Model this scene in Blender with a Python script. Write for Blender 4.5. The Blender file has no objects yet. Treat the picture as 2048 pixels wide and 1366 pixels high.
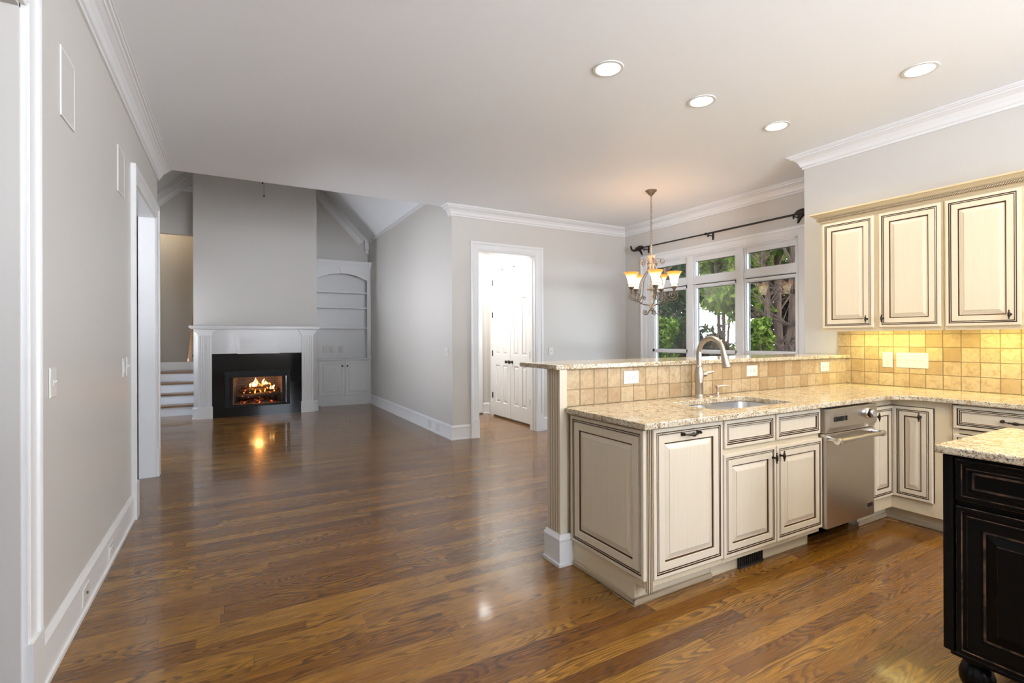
import bpy, bmesh, math, random
from mathutils import Vector, Matrix, Quaternion
from mathutils.geometry import tessellate_polygon
random.seed(7)
SC = bpy.context.scene
COL = SC.collection

# ------------------------------------------------------------------ camera
F_PX, YAW, PITCH, ROLL, CY = 1002.4, 0.512434, 0.0012397, -0.0038039, 675.2
fw = Vector((math.sin(YAW)*math.cos(PITCH), math.cos(YAW)*math.cos(PITCH), math.sin(PITCH)))
r0 = Vector((math.cos(YAW), -math.sin(YAW), 0)); u0 = r0.cross(fw)
RR = r0*math.cos(ROLL) + u0*math.sin(ROLL); UU = -r0*math.sin(ROLL) + u0*math.cos(ROLL)
cd = bpy.data.cameras.new('camera'); cam = bpy.data.objects.new('camera', cd); COL.objects.link(cam)
cd.sensor_width = 36; cd.lens = F_PX/2048*36; cd.shift_y = (CY-683)/2048; cd.clip_start = 0.02
m = Matrix((RR, UU, -fw)).transposed().to_4x4(); m.translation = (0, 0, 1.30)
cam.matrix_world = m
SC.camera = cam

# ------------------------------------------------------------------ look, world, sun, daylight portals
vs = SC.view_settings
vs.view_transform = 'Standard'; vs.look = 'None'; vs.gamma = 1; vs.exposure = 0.92
try: vs.use_curve_mapping = False
except Exception: pass
SKY = 6.6
w = bpy.data.worlds.new('sky'); SC.world = w; w.use_nodes = True
nt = w.node_tree; nt.nodes.clear()
wo = nt.nodes.new('ShaderNodeOutputWorld'); bg = nt.nodes.new('ShaderNodeBackground')
tc = nt.nodes.new('ShaderNodeTexCoord'); sx = nt.nodes.new('ShaderNodeSeparateXYZ'); cr = nt.nodes.new('ShaderNodeValToRGB')
nt.links.new(tc.outputs['Generated'], sx.inputs[0]); nt.links.new(sx.outputs['Z'], cr.inputs[0])
e = cr.color_ramp.elements
e[0].position = 0.0; e[0].color = (2.7, 2.85, 3.15, 1)  # below the horizon: brightened beyond the sky to throw light up at the ceiling
e[1].position = 0.55; e[1].color = (.56, .72, 1.0, 1)
x_ = cr.color_ramp.elements.new(0.03); x_.color = (.84, .91, 1.0, 1)
nt.links.new(cr.outputs[0], bg.inputs[0]); bg.inputs[1].default_value = SKY
nt.links.new(bg.outputs[0], wo.inputs[0])

def lamp(name, kind, loc, power, color=(1, 1, 1), rot=(0, 0, 0), **kw):
    l = bpy.data.lights.new(name, kind); l.energy = power; l.color = color
    for k, v in kw.items(): setattr(l, k, v)
    o = bpy.data.objects.new(name, l); o.location = loc; o.rotation_euler = rot; COL.objects.link(o)
    return o
lamp('sun', 'SUN', (9, 9, 12), 3.0, (1, .93, .80), (math.radians(-24), math.radians(26), 0), angle=math.radians(1.5))
def portal(name, loc, rot, sx_, sy_):
    o = lamp(name, 'AREA', loc, 1, (1, 1, 1), rot, shape='RECTANGLE', size=sx_, size_y=sy_)
    o.data.cycles.is_portal = True
H = math.pi/2
portal('fill_opening_back', (1.85, -2.74, 1.92), (H, 0, 0), 1.7, 1.95)  # portal of an unseen opening added as fill
portal('fill_opening_side', (4.84, -1.35, 1.9), (0, H, 0), 1.9, 2.0)  # portal of the added, unseen fill opening on the kitchen side
portal('daylight_dining', (5.50, 4.37, 1.5), (0, H, 0), 2.0, 2.3)
portal('daylight_family', (-1.64, 6.675, 1.03), (0, -H, 0), 1.45, .85)
portal('daylight_family_far', (-1.64, 9.6, 1.4), (0, -H, 0), 1.2, .8)
portal('daylight_study', (-3.57, 3.75, 1.6), (0, -H, 0), 1.0, 1.1)

DOWN = 24.0
WARM = (1.0, .84, .58)
# ------------------------------------------------------------------ materials
MATS = {}
class NB:
    def __init__(s, name):
        s.m = bpy.data.materials.new(name); s.m.use_nodes = True
        s.t = s.m.node_tree; s.t.nodes.clear()
        s.out = s.t.nodes.new('ShaderNodeOutputMaterial')
    def n(s, typ, props=None, **ins):
        nd = s.t.nodes.new('ShaderNode'+typ)
        for k, v in (props or {}).items(): setattr(nd, k, v)
        for k, v in ins.items():
            key = int(k[1:]) if k[0] == 'i' and k[1:].isdigit() else k.replace('_', ' ')
            s.set(nd.inputs[key], v)
        return nd
    def set(s, sock, v):
        if isinstance(v, bpy.types.NodeSocket): s.t.links.new(v, sock)
        elif isinstance(v, bpy.types.Node): s.t.links.new(v.outputs[0], sock)
        else:
            if hasattr(v, '__len__') and len(v) == 3 and sock.type == 'RGBA': v = (*v, 1)
            sock.default_value = v
    def math(s, op, a, b=0.0, c=0.0):
        nd = s.t.nodes.new('ShaderNodeMath'); nd.operation = op
        s.set(nd.inputs[0], a); s.set(nd.inputs[1], b); s.set(nd.inputs[2], c)
        return nd.outputs[0]
    def ramp(s, fac, stops):
        nd = s.t.nodes.new('ShaderNodeValToRGB'); s.set(nd.inputs[0], fac)
        el = nd.color_ramp.elements
        while len(el) < len(stops): el.new(.5)
        for e_, (p, c) in zip(el, stops):
            e_.position = p; e_.color = (c, c, c, 1) if not hasattr(c, '__len__') else (*c, 1)
        return nd.outputs[0]
    def mix(s, fac, a, b, mode='MIX'):
        nd = s.t.nodes.new('ShaderNodeMix'); nd.data_type = 'RGBA'; nd.blend_type = mode
        s.set(nd.inputs[0], fac); s.set(nd.inputs[6], a); s.set(nd.inputs[7], b)
        return nd.outputs[2]
    def obj(s): return s.n('TexCoord').outputs['Object']
    def vec(s, x, y, z): return s.n('CombineXYZ', None, i0=x, i1=y, i2=z).outputs[0]
    def noise(s, v, scale, detail=3, rough=.55, dist=0):
        return s.n('TexNoise', None, Vector=v, Scale=scale, Detail=detail, Roughness=rough, Distortion=dist).outputs[0]
    def scale(s, v, xyz):
        return s.n('VectorMath', {'operation': 'MULTIPLY'}, i0=v, i1=xyz).outputs[0]
    def bsdf(s, **kw):
        b = s.n('BsdfPrincipled', None, **kw); s.t.links.new(b.outputs[0], s.out.inputs[0]); return b
    def bump(s, h, strength=.2, dist=.002):
        return s.n('Bump', None, Strength=strength, Distance=dist, Height=h).outputs[0]

def simple(name, col, rough=.5, metal=0, spec=.5, **kw):
    b = NB(name); b.bsdf(Base_Color=col, Roughness=rough, Metallic=metal, Specular_IOR_Level=spec, **kw); MATS[name] = b.m; return b.m

def paint(name, col, rough, bump=.05, scale=220):
    b = NB(name); o = b.obj()
    n = b.noise(o, 1.3, 2)
    c = b.mix(b.math('MULTIPLY', n, .25), col, tuple(x*.93 for x in col))
    b.bsdf(Base_Color=c, Roughness=rough, Normal=b.bump(b.noise(o, scale, 2), bump, .0006)); MATS[name] = b.m
paint('wall_paint', (.60, .575, .535), .42)
paint('ceiling_paint', (.87, .895, .92), .6)
paint('trim_white', (.76, .76, .755), .28, .02, 60)
paint('stairwell_dim_paint', (.36, .32, .27), .5)  # wall greige darkened: the stairwell's dimness is put into the colour

def floor_mat():
    b = NB('oak_floor'); o = b.obj()
    s = b.n('SeparateXYZ', None, i0=o)
    W = .083
    yr = b.math('DIVIDE', s.outputs[1], W); row = b.math('FLOOR', yr); fy = b.math('FRACT', yr)
    rr = b.n('TexWhiteNoise', {'noise_dimensions': '1D'}, W=row).outputs[0]
    xs = b.math('DIVIDE', b.math('ADD', s.outputs[0], b.math('MULTIPLY', rr, 9.0)), 1.15)
    colm = b.math('FLOOR', xs); fx = b.math('FRACT', xs)
    idv = b.vec(row, colm, 0)
    wn = b.n('TexWhiteNoise', {'noise_dimensions': '2D'}, Vector=idv)
    rnd = wn.outputs[0]; off = b.scale(wn.outputs[1], (40, 40, 40))
    base = b.n('VectorMath', {'operation': 'ADD'}, i0=o, i1=off).outputs[0]
    # cathedral figure: contour lines of a stretched noise field
    fld = b.noise(b.scale(base, (1.0, 9.5, 1)), 1.0, 1.5, .4)
    rings = b.math('FRACT', b.math('MULTIPLY', fld, 30))
    line = b.ramp(rings, [(0.0, 0), (.35, .0), (.62, .75), (.86, 1.0), (.97, .1)])
    patch = b.ramp(b.noise(b.scale(base, (1.2, 5, 1)), 1.0, 2), [(.34, .15), (.56, 1.0)])
    pores = b.noise(b.scale(base, (9, 260, 1)), 1.0, 3, .7)
    pores = b.ramp(pores, [(.42, 1.0), (.56, 0.0)])
    streak = b.noise(b.scale(base, (1.5, 60, 1)), 1.0, 3, .6)
    tone = b.ramp(rnd, [(0, (.18, .068, .010)), (.3, (.255, .108, .014)), (.65, (.33, .150, .018)), (1, (.42, .208, .030))])
    c = b.mix(b.math('MULTIPLY', streak, .55), tone, b.mix(1, tone, (.45, .38, .32), 'MULTIPLY'))
    c = b.mix(b.math('MULTIPLY', b.math('MULTIPLY', line, patch), .80), c, (.050, .018, .006))
    c = b.mix(b.math('MULTIPLY', pores, .42), c, (.05, .022, .008))
    ey = b.math('MINIMUM', fy, b.math('SUBTRACT', 1, fy)); ex = b.math('MINIMUM', fx, b.math('SUBTRACT', 1, fx))
    gap = b.math('MAXIMUM', b.math('LESS_THAN', ey, .010), b.math('LESS_THAN', ex, .0010))
    c = b.mix(b.math('MULTIPLY', gap, .55), c, (.03, .014, .007))
    wav = b.noise(b.scale(o, (1.2, 7, 1)), 1.0, 2)
    hgt = b.math('ADD', b.math('MULTIPLY', wav, .5), b.math('MULTIPLY', pores, -.06))
    b.bsdf(Base_Color=c, Roughness=b.math('ADD', .20, b.math('MULTIPLY', streak, .12)), Specular_IOR_Level=.44,
           Coat_Weight=.40, Coat_Roughness=.09, Normal=b.bump(hgt, .12, .004))
    MATS['oak_floor'] = b.m
floor_mat()

def granite():
    b = NB('granite'); o = b.obj()
    n1 = b.noise(o, 22, 4, .6, .6); n2 = b.noise(o, 85, 3, .6); n3 = b.noise(o, 160, 2, .6)
    v = b.n('TexVoronoi', {'feature': 'F1'}, Vector=o, Scale=95.0, Randomness=1.0)
    c = b.ramp(n1, [(.30, (.36, .25, .13)), (.44, (.57, .485, .34)), (.60, (.67, .615, .49)), (.75, (.42, .30, .17))])
    c = b.mix(b.ramp(n2, [(.53, 0), (.62, .8)]), c, (.24, .16, .085))
    c = b.mix(b.ramp(n3, [(.57, 0), (.64, .95)]), c, (.06, .045, .035))
    c = b.mix(b.math('MULTIPLY', b.ramp(v.outputs['Distance'], [(.10, .7), (.22, 0)]), b.ramp(n1, [(.45, 0), (.6, 1)])), c, (.82, .80, .74))
    b.bsdf(Base_Color=c, Roughness=.12, Specular_IOR_Level=.5); MATS['granite'] = b.m
granite()

def travertine():
    b = NB('travertine'); o = b.obj()
    g = b.n('NewGeometry').outputs['Random Per Island']
    c = b.ramp(g, [(0, (.38, .25, .125)), (.35, (.50, .37, .21)), (.7, (.57, .45, .28)), (1, (.44, .31, .17))])
    n = b.noise(o, 28, 5, .65, .8)
    c = b.mix(b.ramp(n, [(.42, 0), (.68, .7)]), c, (.33, .21, .10))
    p = b.noise(o, 110, 3, .7)
    c = b.mix(b.ramp(p, [(.62, 0), (.74, .6)]), c, (.34, .24, .13))
    b.bsdf(Base_Color=c, Roughness=.5, Normal=b.bump(b.math('SUBTRACT', n, b.math('MULTIPLY', p, .7)), .5, .002)); MATS['travertine'] = b.m
travertine()
simple('grout', (.30, .23, .14), .85)

def glazed(name, base, dark):
    b = NB(name); o = b.obj()
    st = b.noise(b.scale(o, (160, 160, 3)), 1.0, 3, .6)
    n = b.noise(o, 3, 3)
    c = b.mix(b.math('MULTIPLY', b.ramp(st, [(.45, 0), (.75, 1)]), .16), base, dark)
    c = b.mix(b.math('MULTIPLY', n, .12), c, dark)
    b.bsdf(Base_Color=c, Roughness=.33, Specular_IOR_Level=.45); MATS[name] = b.m
glazed('cream_glaze', (.67, .595, .465), (.45, .37, .26))
glazed('cream_frame', (.66, .56, .385), (.45, .36, .22))
glazed('cornice_tan', (.60, .485, .30), (.38, .28, .15))
simple('brown_glaze', (.06, .028, .010), .6, 0, .15)
simple('tan_glaze', (.40, .31, .20), .45)
b = NB('black_paint'); o = b.obj()
b.bsdf(Base_Color=(.004, .0035, .003), Roughness=.24, Specular_IOR_Level=.12); MATS['black_paint'] = b.m
b = NB('rubbed_edge'); o = b.obj(); nn = b.noise(o, 30, 3)
b.bsdf(Base_Color=b.mix(b.ramp(nn, [(.4, 0), (.62, 1)]), (.01, .008, .006), (.16, .08, .04)), Roughness=.35); MATS['rubbed_edge'] = b.m

def steel(name, col, rough, stretch):
    b = NB(name); o = b.obj(); n = b.noise(b.scale(o, stretch), 1.0, 3, .6)
    b.bsdf(Base_Color=col, Metallic=1.0, Roughness=b.math('ADD', rough, b.math('MULTIPLY', n, .10)), Anisotropic=.3); MATS[name] = b.m
steel('stainless', (.60, .57, .53), .26, (900, 900, 6))
steel('sink_steel', (.62, .61, .60), .25, (6, 300, 300))
steel('brushed_nickel', (.50, .45, .39), .27, (30, 30, 400))
simple('chrome', (.75, .74, .72), .12, 1)
simple('black_plastic', (.012, .012, .012), .35)
simple('oil_bronze', (.035, .028, .022), .32, .6)
simple('iron_black', (.022, .018, .015), .45, .5)
simple('white_plastic', (.68, .67, .63), .3)
simple('slot_dark', (.10, .09, .08), .5)
simple('black_granite', (.004, .0045, .006), .06, 0, .35)
simple('curtain_mesh', (.13, .13, .135), .6)
simple('firebox_metal', (.006, .006, .006), .4, 0, .2)
b = NB('firebox_brick'); o = b.obj(); s_ = b.scale(o, (1, 1, 1))
br = b.n('TexBrick', None, Vector=b.n('Mapping', None, Vector=o, Rotation=(H, 0, 0)).outputs[0], Scale=7.0, Color1=(.20, .19, .185), Color2=(.25, .24, .23), Mortar=(.05, .05, .05))
b.bsdf(Base_Color=br.outputs[0], Roughness=.85); MATS['firebox_brick'] = b.m
b = NB('charred_log'); o = b.obj(); n = b.noise(o, 40, 4, .7)
b.bsdf(Base_Color=b.ramp(n, [(.3, (.012, .01, .009)), (.6, (.06, .045, .035)), (.8, (.20, .17, .15))]), Roughness=.9,
       Normal=b.bump(n, .8, .006), Emission_Color=(1, .12, .02), Emission_Strength=b.ramp(b.noise(o, 16, 3), [(.66, 0), (.72, .9)])); MATS['charred_log'] = b.m
def emit(name, col, st):
    b = NB(name); e = b.n('Emission', None, Color=col, Strength=st); b.t.links.new(e.outputs[0], b.out.inputs[0]); MATS[name] = b.m
emit('flame_core', (1, .62, .22), 3.2)
emit('flame_edge', (1, .26, .04), 1.6)
emit('downlight_glow', (1, .95, .86), 9.0)
emit('strip_glow', (1, .93, .55), 2.2)
b = NB('ember_bed'); o = b.obj(); n = b.noise(o, 26, 4, .6)
b.bsdf(Base_Color=(.03, .02, .018), Roughness=.9, Normal=b.bump(n, .8, .01), Emission_Color=b.ramp(n, [(.5, (1, .05, .01)), (.7, (1, .25, .05))]), Emission_Strength=b.ramp(n, [(.53, 0), (.66, 1.0)])); MATS['ember_bed'] = b.m

b = NB('antique_silver'); o = b.obj(); n = b.noise(o, 60, 3)
b.bsdf(Base_Color=b.ramp(n, [(.35, (.09, .06, .04)), (.62, (.30, .235, .165))]), Metallic=.55, Roughness=.42); MATS['antique_silver'] = b.m
b = NB('gilt_cream'); o = b.obj(); n = b.noise(o, 50, 3)
b.bsdf(Base_Color=b.ramp(n, [(.35, (.40, .26, .13)), (.6, (.70, .58, .42))]), Metallic=.1, Roughness=.45); MATS['gilt_cream'] = b.m
b = NB('shade_glass'); g = b.n('TexCoord').outputs['Object']
s_ = b.n('SeparateXYZ', None, i0=g)
amber = b.ramp(b.n('MapRange', None, Value=s_.outputs[2], i1=-1.14, i2=-.952).outputs[0], [(0, (.90, .74, .50)), (.60, (.88, .66, .38)), (.9, (.80, .36, .07)), (1, (.75, .28, .04))])
em = b.ramp(b.n('MapRange', None, Value=s_.outputs[2], i1=-1.14, i2=-.952).outputs[0], [(0, (.80, .60, .36)), (.62, (.90, .68, .38)), (.86, (.24, .10, .02)), (1, (.15, .05, .008))])
bs = b.bsdf(Base_Color=amber, Roughness=.3, Emission_Color=em, Emission_Strength=2.2, Transmission_Weight=.0); MATS['shade_glass'] = b.m

b = NB('window_glass')
bfc = b.n('NewGeometry').outputs['Backfacing']; fr = b.n('Fresnel', None, IOR=b.math('SUBTRACT', 1.5, b.math('MULTIPLY', bfc, 1.5-1/1.5))); tr = b.n('BsdfTransparent', None, Color=(.70, .72, .72)); gl = b.n('BsdfGlossy', None, Roughness=.0)
mx = b.n('MixShader', None, i0=b.math('MULTIPLY', fr.outputs[0], 1.3), i1=tr, i2=gl); b.t.links.new(mx.outputs[0], b.out.inputs[0]); MATS['window_glass'] = b.m
b = NB('crystal'); b.bsdf(Base_Color=(.95, .97, 1), Roughness=.02, Transmission_Weight=1.0, IOR=1.5); MATS['crystal'] = b.m

def wood(name, c1, c2, sc=(3, 60, 60)):
    b = NB(name); o = b.obj(); n = b.noise(b.scale(o, sc), 1.0, 4, .6, .5)
    b.bsdf(Base_Color=b.ramp(n, [(.35, c1), (.65, c2)]), Roughness=.3); MATS[name] = b.m
wood('stair_oak', (.13, .062, .025), (.30, .16, .07))
def leafm(name, c1, c2, c3):
    b = NB(name); g = b.n('NewGeometry').outputs['Random Per Island']
    c = b.ramp(g, [(0, c1), (.5, c2), (1, c3)])
    d = b.n('BsdfDiffuse', None, Color=c); t = b.n('BsdfTranslucent', None, Color=c)
    mx = b.n('MixShader', None, i0=.45, i1=d, i2=t); b.t.links.new(mx.outputs[0], b.out.inputs[0]); MATS[name] = b.m
leafm('leaf_bright', (.025, .06, .008), (.10, .16, .02), (.30, .31, .06))
leafm('leaf_dark', (.010, .022, .008), (.035, .055, .022), (.10, .12, .055))
leafm('leaf_brown', (.020, .014, .009), (.065, .042, .026), (.11, .09, .05))
b = NB('bark'); o = b.obj(); n = b.noise(b.scale(o, (14, 14, 3)), 1.0, 4, .7)
b.bsdf(Base_Color=b.ramp(n, [(.3, (.018, .008, .004)), (.7, (.11, .055, .028))]), Roughness=.9, Normal=b.bump(n, .7, .02)); MATS['bark'] = b.m
b = NB('lawn'); o = b.obj(); n = b.noise(o, 3, 5, .7)
b.bsdf(Base_Color=b.ramp(n, [(.35, (.05, .07, .02)), (.6, (.12, .11, .06))]), Roughness=.95); MATS['lawn'] = b.m

# ------------------------------------------------------------------ mesh builder and tagging
def tag(o, label=None, cat=None, group=None, kind=None):
    if label: o['label'] = label
    if cat: o['category'] = cat
    if group: o['group'] = group
    if kind: o['kind'] = kind
    return o
def wloc(o):
    v = Vector((0, 0, 0))
    while o: v += o.location; o = o.parent
    return v
def frame(o, A, N, B=(0, 0, 1)):
    A = Vector(A); N = Vector(N); B = Vector(B)
    m_ = Matrix((A, B, N)).transposed().to_4x4(); m_.translation = o; return m_
I4 = Matrix.Identity(4)
class MB:
    def __init__(s, M=None): s.v = []; s.f = []; s.mi = []; s.M = M or I4
    def add(s, pts, faces, mat=0):
        n = len(s.v)
        s.v += [tuple(s.M @ Vector(p)) for p in pts]
        s.f += [tuple(i+n for i in f) for f in faces]
        s.mi += ([mat]*len(faces) if isinstance(mat, int) else list(mat))
        return s
    def box(s, x0, x1, y0, y1, z0, z1, mat=0):
        p = [(x0, y0, z0), (x1, y0, z0), (x1, y1, z0), (x0, y1, z0), (x0, y0, z1), (x1, y0, z1), (x1, y1, z1), (x0, y1, z1)]
        return s.add(p, [(0, 3, 2, 1), (4, 5, 6, 7), (0, 1, 5, 4), (1, 2, 6, 5), (2, 3, 7, 6), (3, 0, 4, 7)], mat)
    def ring_panel(s, a0, b0, w_, h_, rings, cap=0):
        """concentric rectangles: rings of (inset, depth, material)"""
        loops = []
        pts = []
        for (i, c, mm) in rings:
            loops.append(len(pts))
            pts += [(a0+i, b0+i, c), (a0+w_-i, b0+i, c), (a0+w_-i, b0+h_-i, c), (a0+i, b0+h_-i, c)]
        fs = []; ms = []
        for k in range(len(rings)-1):
            p, q = loops[k], loops[k+1]
            for j in range(4):
                fs.append((p+j, p+(j+1) % 4, q+(j+1) % 4, q+j)); ms.append(rings[k+1][2])
        q = loops[-1]; fs.append((q, q+1, q+2, q+3)); ms.append(cap)
        fs.append((3, 2, 1, 0)); ms.append(0)
        return s.add(pts, fs, ms)
    def prism(s, poly, z0, z1, mat=0, holes=()):
        """2-D polygon (with holes) extruded along local z"""
        loops = [list(poly)]+[list(h) for h in holes]
        flat = [p for l in loops for p in l]
        tris = tessellate_polygon([[Vector((p[0], p[1], 0)) for p in l] for l in loops])
        n = len(flat)
        pts = [(p[0], p[1], z0) for p in flat]+[(p[0], p[1], z1) for p in flat]
        fs = [tuple(t) for t in tris]+[tuple(i+n for i in reversed(t)) for t in tris]
        k = 0
        for l in loops:
            L = len(l)
            for i in range(L):
                j = (i+1) % L; fs.append((k+i, k+j, k+j+n, k+i+n))
            k += L
        return s.add(pts, fs, mat)
    def lathe(s, prof, c=(0, 0, 0), seg=24, mat=0, M=None, cap=True):
        """profile of (r, z) around local z"""
        pts = []
        for (r, z) in prof:
            for k in range(seg):
                a = 2*math.pi*k/seg; p = Vector((r*math.cos(a), r*math.sin(a), z))
                if M: p = M @ p
                pts.append(tuple(p+Vector(c)))
        fs = []
        for i in range(len(prof)-1):
            for k in range(seg):
                k2 = (k+1) % seg
                fs.append((i*seg+k, i*seg+k2, (i+1)*seg+k2, (i+1)*seg+k))
        if cap:
            fs.append(tuple(range(seg-1, -1, -1))); n = (len(prof)-1)*seg; fs.append(tuple(range(n, n+seg)))
        return s.add(pts, fs, mat)
    def tube(s, path, r, seg=10, mat=0, cap=True):
        path = [Vector(p) for p in path]; n = len(path)
        rs = r if hasattr(r, '__len__') else [r]*n
        up = Vector((0, 0, 1)); pts = []
        prev = None
        for i, p in enumerate(path):
            t = (path[min(i+1, n-1)]-path[max(i-1, 0)]).normalized()
            if prev is None:
                a = t.orthogonal().normalized()
            else:
                a = (prev - t*prev.dot(t))
                a = a.normalized() if a.length > 1e-6 else t.orthogonal().normalized()
            prev = a; bb = t.cross(a)
            for k in range(seg):
                an = 2*math.pi*k/seg
                pts.append(tuple(p+(a*math.cos(an)+bb*math.sin(an))*rs[i]))
        fs = []
        for i in range(n-1):
            for k in range(seg):
                k2 = (k+1) % seg; fs.append((i*seg+k, i*seg+k2, (i+1)*seg+k2, (i+1)*seg+k))
        if cap:
            fs.append(tuple(range(seg-1, -1, -1))); fs.append(tuple(range((n-1)*seg, n*seg)))
        return s.add(pts, fs, mat)
    def sweep(s, path, nrm, prof, closed=False, mat=0):
        """profile points (a, b): a along nrm x tangent, b along nrm; mitred"""
        path = [Vector(p) for p in path]; nrm = Vector(nrm).normalized(); n = len(path); P = len(prof)
        pts = []
        for i in range(n):
            if closed: d1 = (path[i]-path[i-1]).normalized(); d2 = (path[(i+1) % n]-path[i]).normalized()
            else:
                d1 = (path[i]-path[i-1]).normalized() if i > 0 else None
                d2 = (path[i+1]-path[i]).normalized() if i < n-1 else None
                d1 = d1 or d2; d2 = d2 or d1
            n1 = nrm.cross(d1); n2 = nrm.cross(d2)
            mm = (n1+n2)/(1+n1.dot(n2))
            for (a, bq) in prof: pts.append(tuple(path[i]+mm*a+nrm*bq))
        fs = []
        for i in range(n if closed else n-1):
            j = (i+1) % n
            for k in range(P):
                k2 = (k+1) % P; fs.append((i*P+k, i*P+k2, j*P+k2, j*P+k))
        if not closed:
            fs.append(tuple(range(P-1, -1, -1))); fs.append(tuple(range((n-1)*P, n*P)))
        return s.add(pts, fs, mat)
    def slab(s, a0, a1, b0, b1, t0, t1, holes, mk, mat=0):
        """rectangle a x b of thickness t with rectangular holes; mk maps (a, b, t) to a point"""
        A = sorted({a0, a1, *[h[0] for h in holes], *[h[1] for h in holes]}); A = [x for x in A if a0 <= x <= a1]
        B = sorted({b0, b1, *[h[2] for h in holes], *[h[3] for h in holes]}); B = [x for x in B if b0 <= x <= b1]
        def solid(i, j):
            if i < 0 or j < 0 or i >= len(A)-1 or j >= len(B)-1: return False
            ca = (A[i]+A[i+1])/2; cb = (B[j]+B[j+1])/2
            return not any(h[0] < ca < h[1] and h[2] < cb < h[3] for h in holes)
        def q(*ps): s.add([mk(*p) for p in ps], [(0, 1, 2, 3)], mat)
        for i in range(len(A)-1):
            for j in range(len(B)-1):
                if not solid(i, j): continue
                x0, x1, y0, y1 = A[i], A[i+1], B[j], B[j+1]
                q((x0, y0, t0), (x1, y0, t0), (x1, y1, t0), (x0, y1, t0)); q((x0, y0, t1), (x0, y1, t1), (x1, y1, t1), (x1, y0, t1))
                if not solid(i-1, j): q((x0, y0, t0), (x0, y1, t0), (x0, y1, t1), (x0, y0, t1))
                if not solid(i+1, j): q((x1, y0, t0), (x1, y0, t1), (x1, y1, t1), (x1, y1, t0))
                if not solid(i, j-1): q((x0, y0, t0), (x0, y0, t1), (x1, y0, t1), (x1, y0, t0))
                if not solid(i, j+1): q((x0, y1, t0), (x1, y1, t0), (x1, y1, t1), (x0, y1, t1))
        return s
    def build(s, name, mats, parent=None, smooth=False, bevel=0, label=None, cat=None, group=None, kind=None, loc=None, weld=True):
        if isinstance(mats, str): mats = [mats]
        base = wloc(parent) if parent else Vector((0, 0, 0))
        own = Vector(loc) if loc else Vector((0, 0, 0))
        off = base+own if parent else own
        me = bpy.data.meshes.new(name)
        me.from_pydata([tuple(Vector(v)-off) for v in s.v], [], s.f)
        for mm in mats: me.materials.append(MATS[mm])
        me.polygons.foreach_set('material_index', s.mi)
        bm = bmesh.new(); bm.from_mesh(me)
        if weld: bmesh.ops.remove_doubles(bm, verts=bm.verts, dist=1e-5)
        bmesh.ops.recalc_face_normals(bm, faces=bm.faces)
        bm.to_mesh(me); bm.free()
        if smooth:
            me.shade_smooth()
            try: me.set_sharp_from_angle(angle=math.radians(38))
            except Exception: pass
        o = bpy.data.objects.new(name, me); COL.objects.link(o)
        o.location = own
        if parent: o.parent = parent
        if bevel:
            md = o.modifiers.new('bevel', 'BEVEL'); md.width = bevel; md.segments = 2; md.limit_method = 'ANGLE'; md.angle_limit = math.radians(50)
        return tag(o, label, cat, group, kind)
def thing(name, loc, label, cat, group=None, kind=None):
    o = bpy.data.objects.new(name, None); o.empty_display_size = .05; o.location = loc; COL.objects.link(o)
    return tag(o, label, cat, group, kind)
def copy_tree(o, parent=None, delta=(0, 0, 0), **kw):
    c = o.copy(); COL.objects.link(c)
    if parent: c.parent = parent
    else: c.location = o.location+Vector(delta)
    tag(c, **kw)
    for ch in list(o.children): copy_tree(ch, c)
    return c
def arc(c, r, a0, a1, n=8): return [(c[0]+r*math.cos(a0+(a1-a0)*i/n), c[1]+r*math.sin(a0+(a1-a0)*i/n)) for i in range(n+1)]
def rrect(x0, x1, y0, y1, r, n=5):
    P = math.pi
    return arc((x1-r, y1-r), r, 0, P/2, n)+arc((x0+r, y1-r), r, P/2, P, n)+arc((x0+r, y0+r), r, P, 1.5*P, n)+arc((x1-r, y0+r), r, 1.5*P, 2*P, n)

# ------------------------------------------------------------------ the room
XL, XK, XW, XF, YD, YK, ZC = -.62, 4.70, 5.40, 2.478, 5.965, 2.75, 3.0
fx_ = lambda a, b, t: (t, a, b)      # wall in a plane x = t, a = y
fy_ = lambda a, b, t: (a, t, b)      # wall in a plane y = t, a = x
S = 'structure'
MB().box(-4.2, 6.2, -3.0, 12.6, -.12, 0).build('floor', 'oak_floor', kind=S)
MB().box(-3.7, 5.6, -2.8, 6.05, ZC, ZC+.2).build('ceiling', 'ceiling_paint', kind=S)
MB().box(2.598, 4.1, 6.05, 8.0, ZC, ZC+.1).build('ceiling_hall', 'ceiling_paint', kind=S)
MB().slab(-2.7, 6.0, 0, ZC, XL, XL-.125, [(.9, 2.30, 0, 2.44), (4.60, 5.80, 0, 2.46)], fx_).build('wall_left', 'wall_paint', kind=S)
MB().slab(-3.7, 5.5, 0, ZC, -2.6, -2.72, [(1.0, 2.7, .95, 2.9)], fy_).build('wall_back', 'wall_paint', kind=S)  # unseen opening added behind the camera to let in fill light
MB().slab(-2.6, YK, 0, ZC, XK, XK+.12, [(-2.35, -.35, .95, 2.85)], fx_).box(XK+.12, 5.52, YK-.12, YK, 0, ZC).build('wall_right', 'wall_paint', kind=S)  # unseen opening added out of frame for fill from the right
MB().slab(YK, 6.0, 0, ZC, XW, XW+.12, [(3.235, 5.50, .45, 2.40)], fx_).build('wall_window', 'wall_paint', kind=S)
MB().slab(XF, 5.52, 0, ZC, YD, YD+.135, [(2.845, 3.735, 0, 2.455)], fy_).build('wall_doorway', 'wall_paint', kind=S)
MB().box(XF, XF+.12, YD+.135, 10.6, 0, 3.42).build('wall_family_right', 'wall_paint', kind=S)
MB().slab(6.0, 10.6, 0, 3.42, -1.575, -1.695, [(6.25, 7.1, .3, 1.75), (9.2, 10.0, .8, 2.0)], fx_).build('wall_family_left', 'wall_paint', kind=S)
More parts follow.
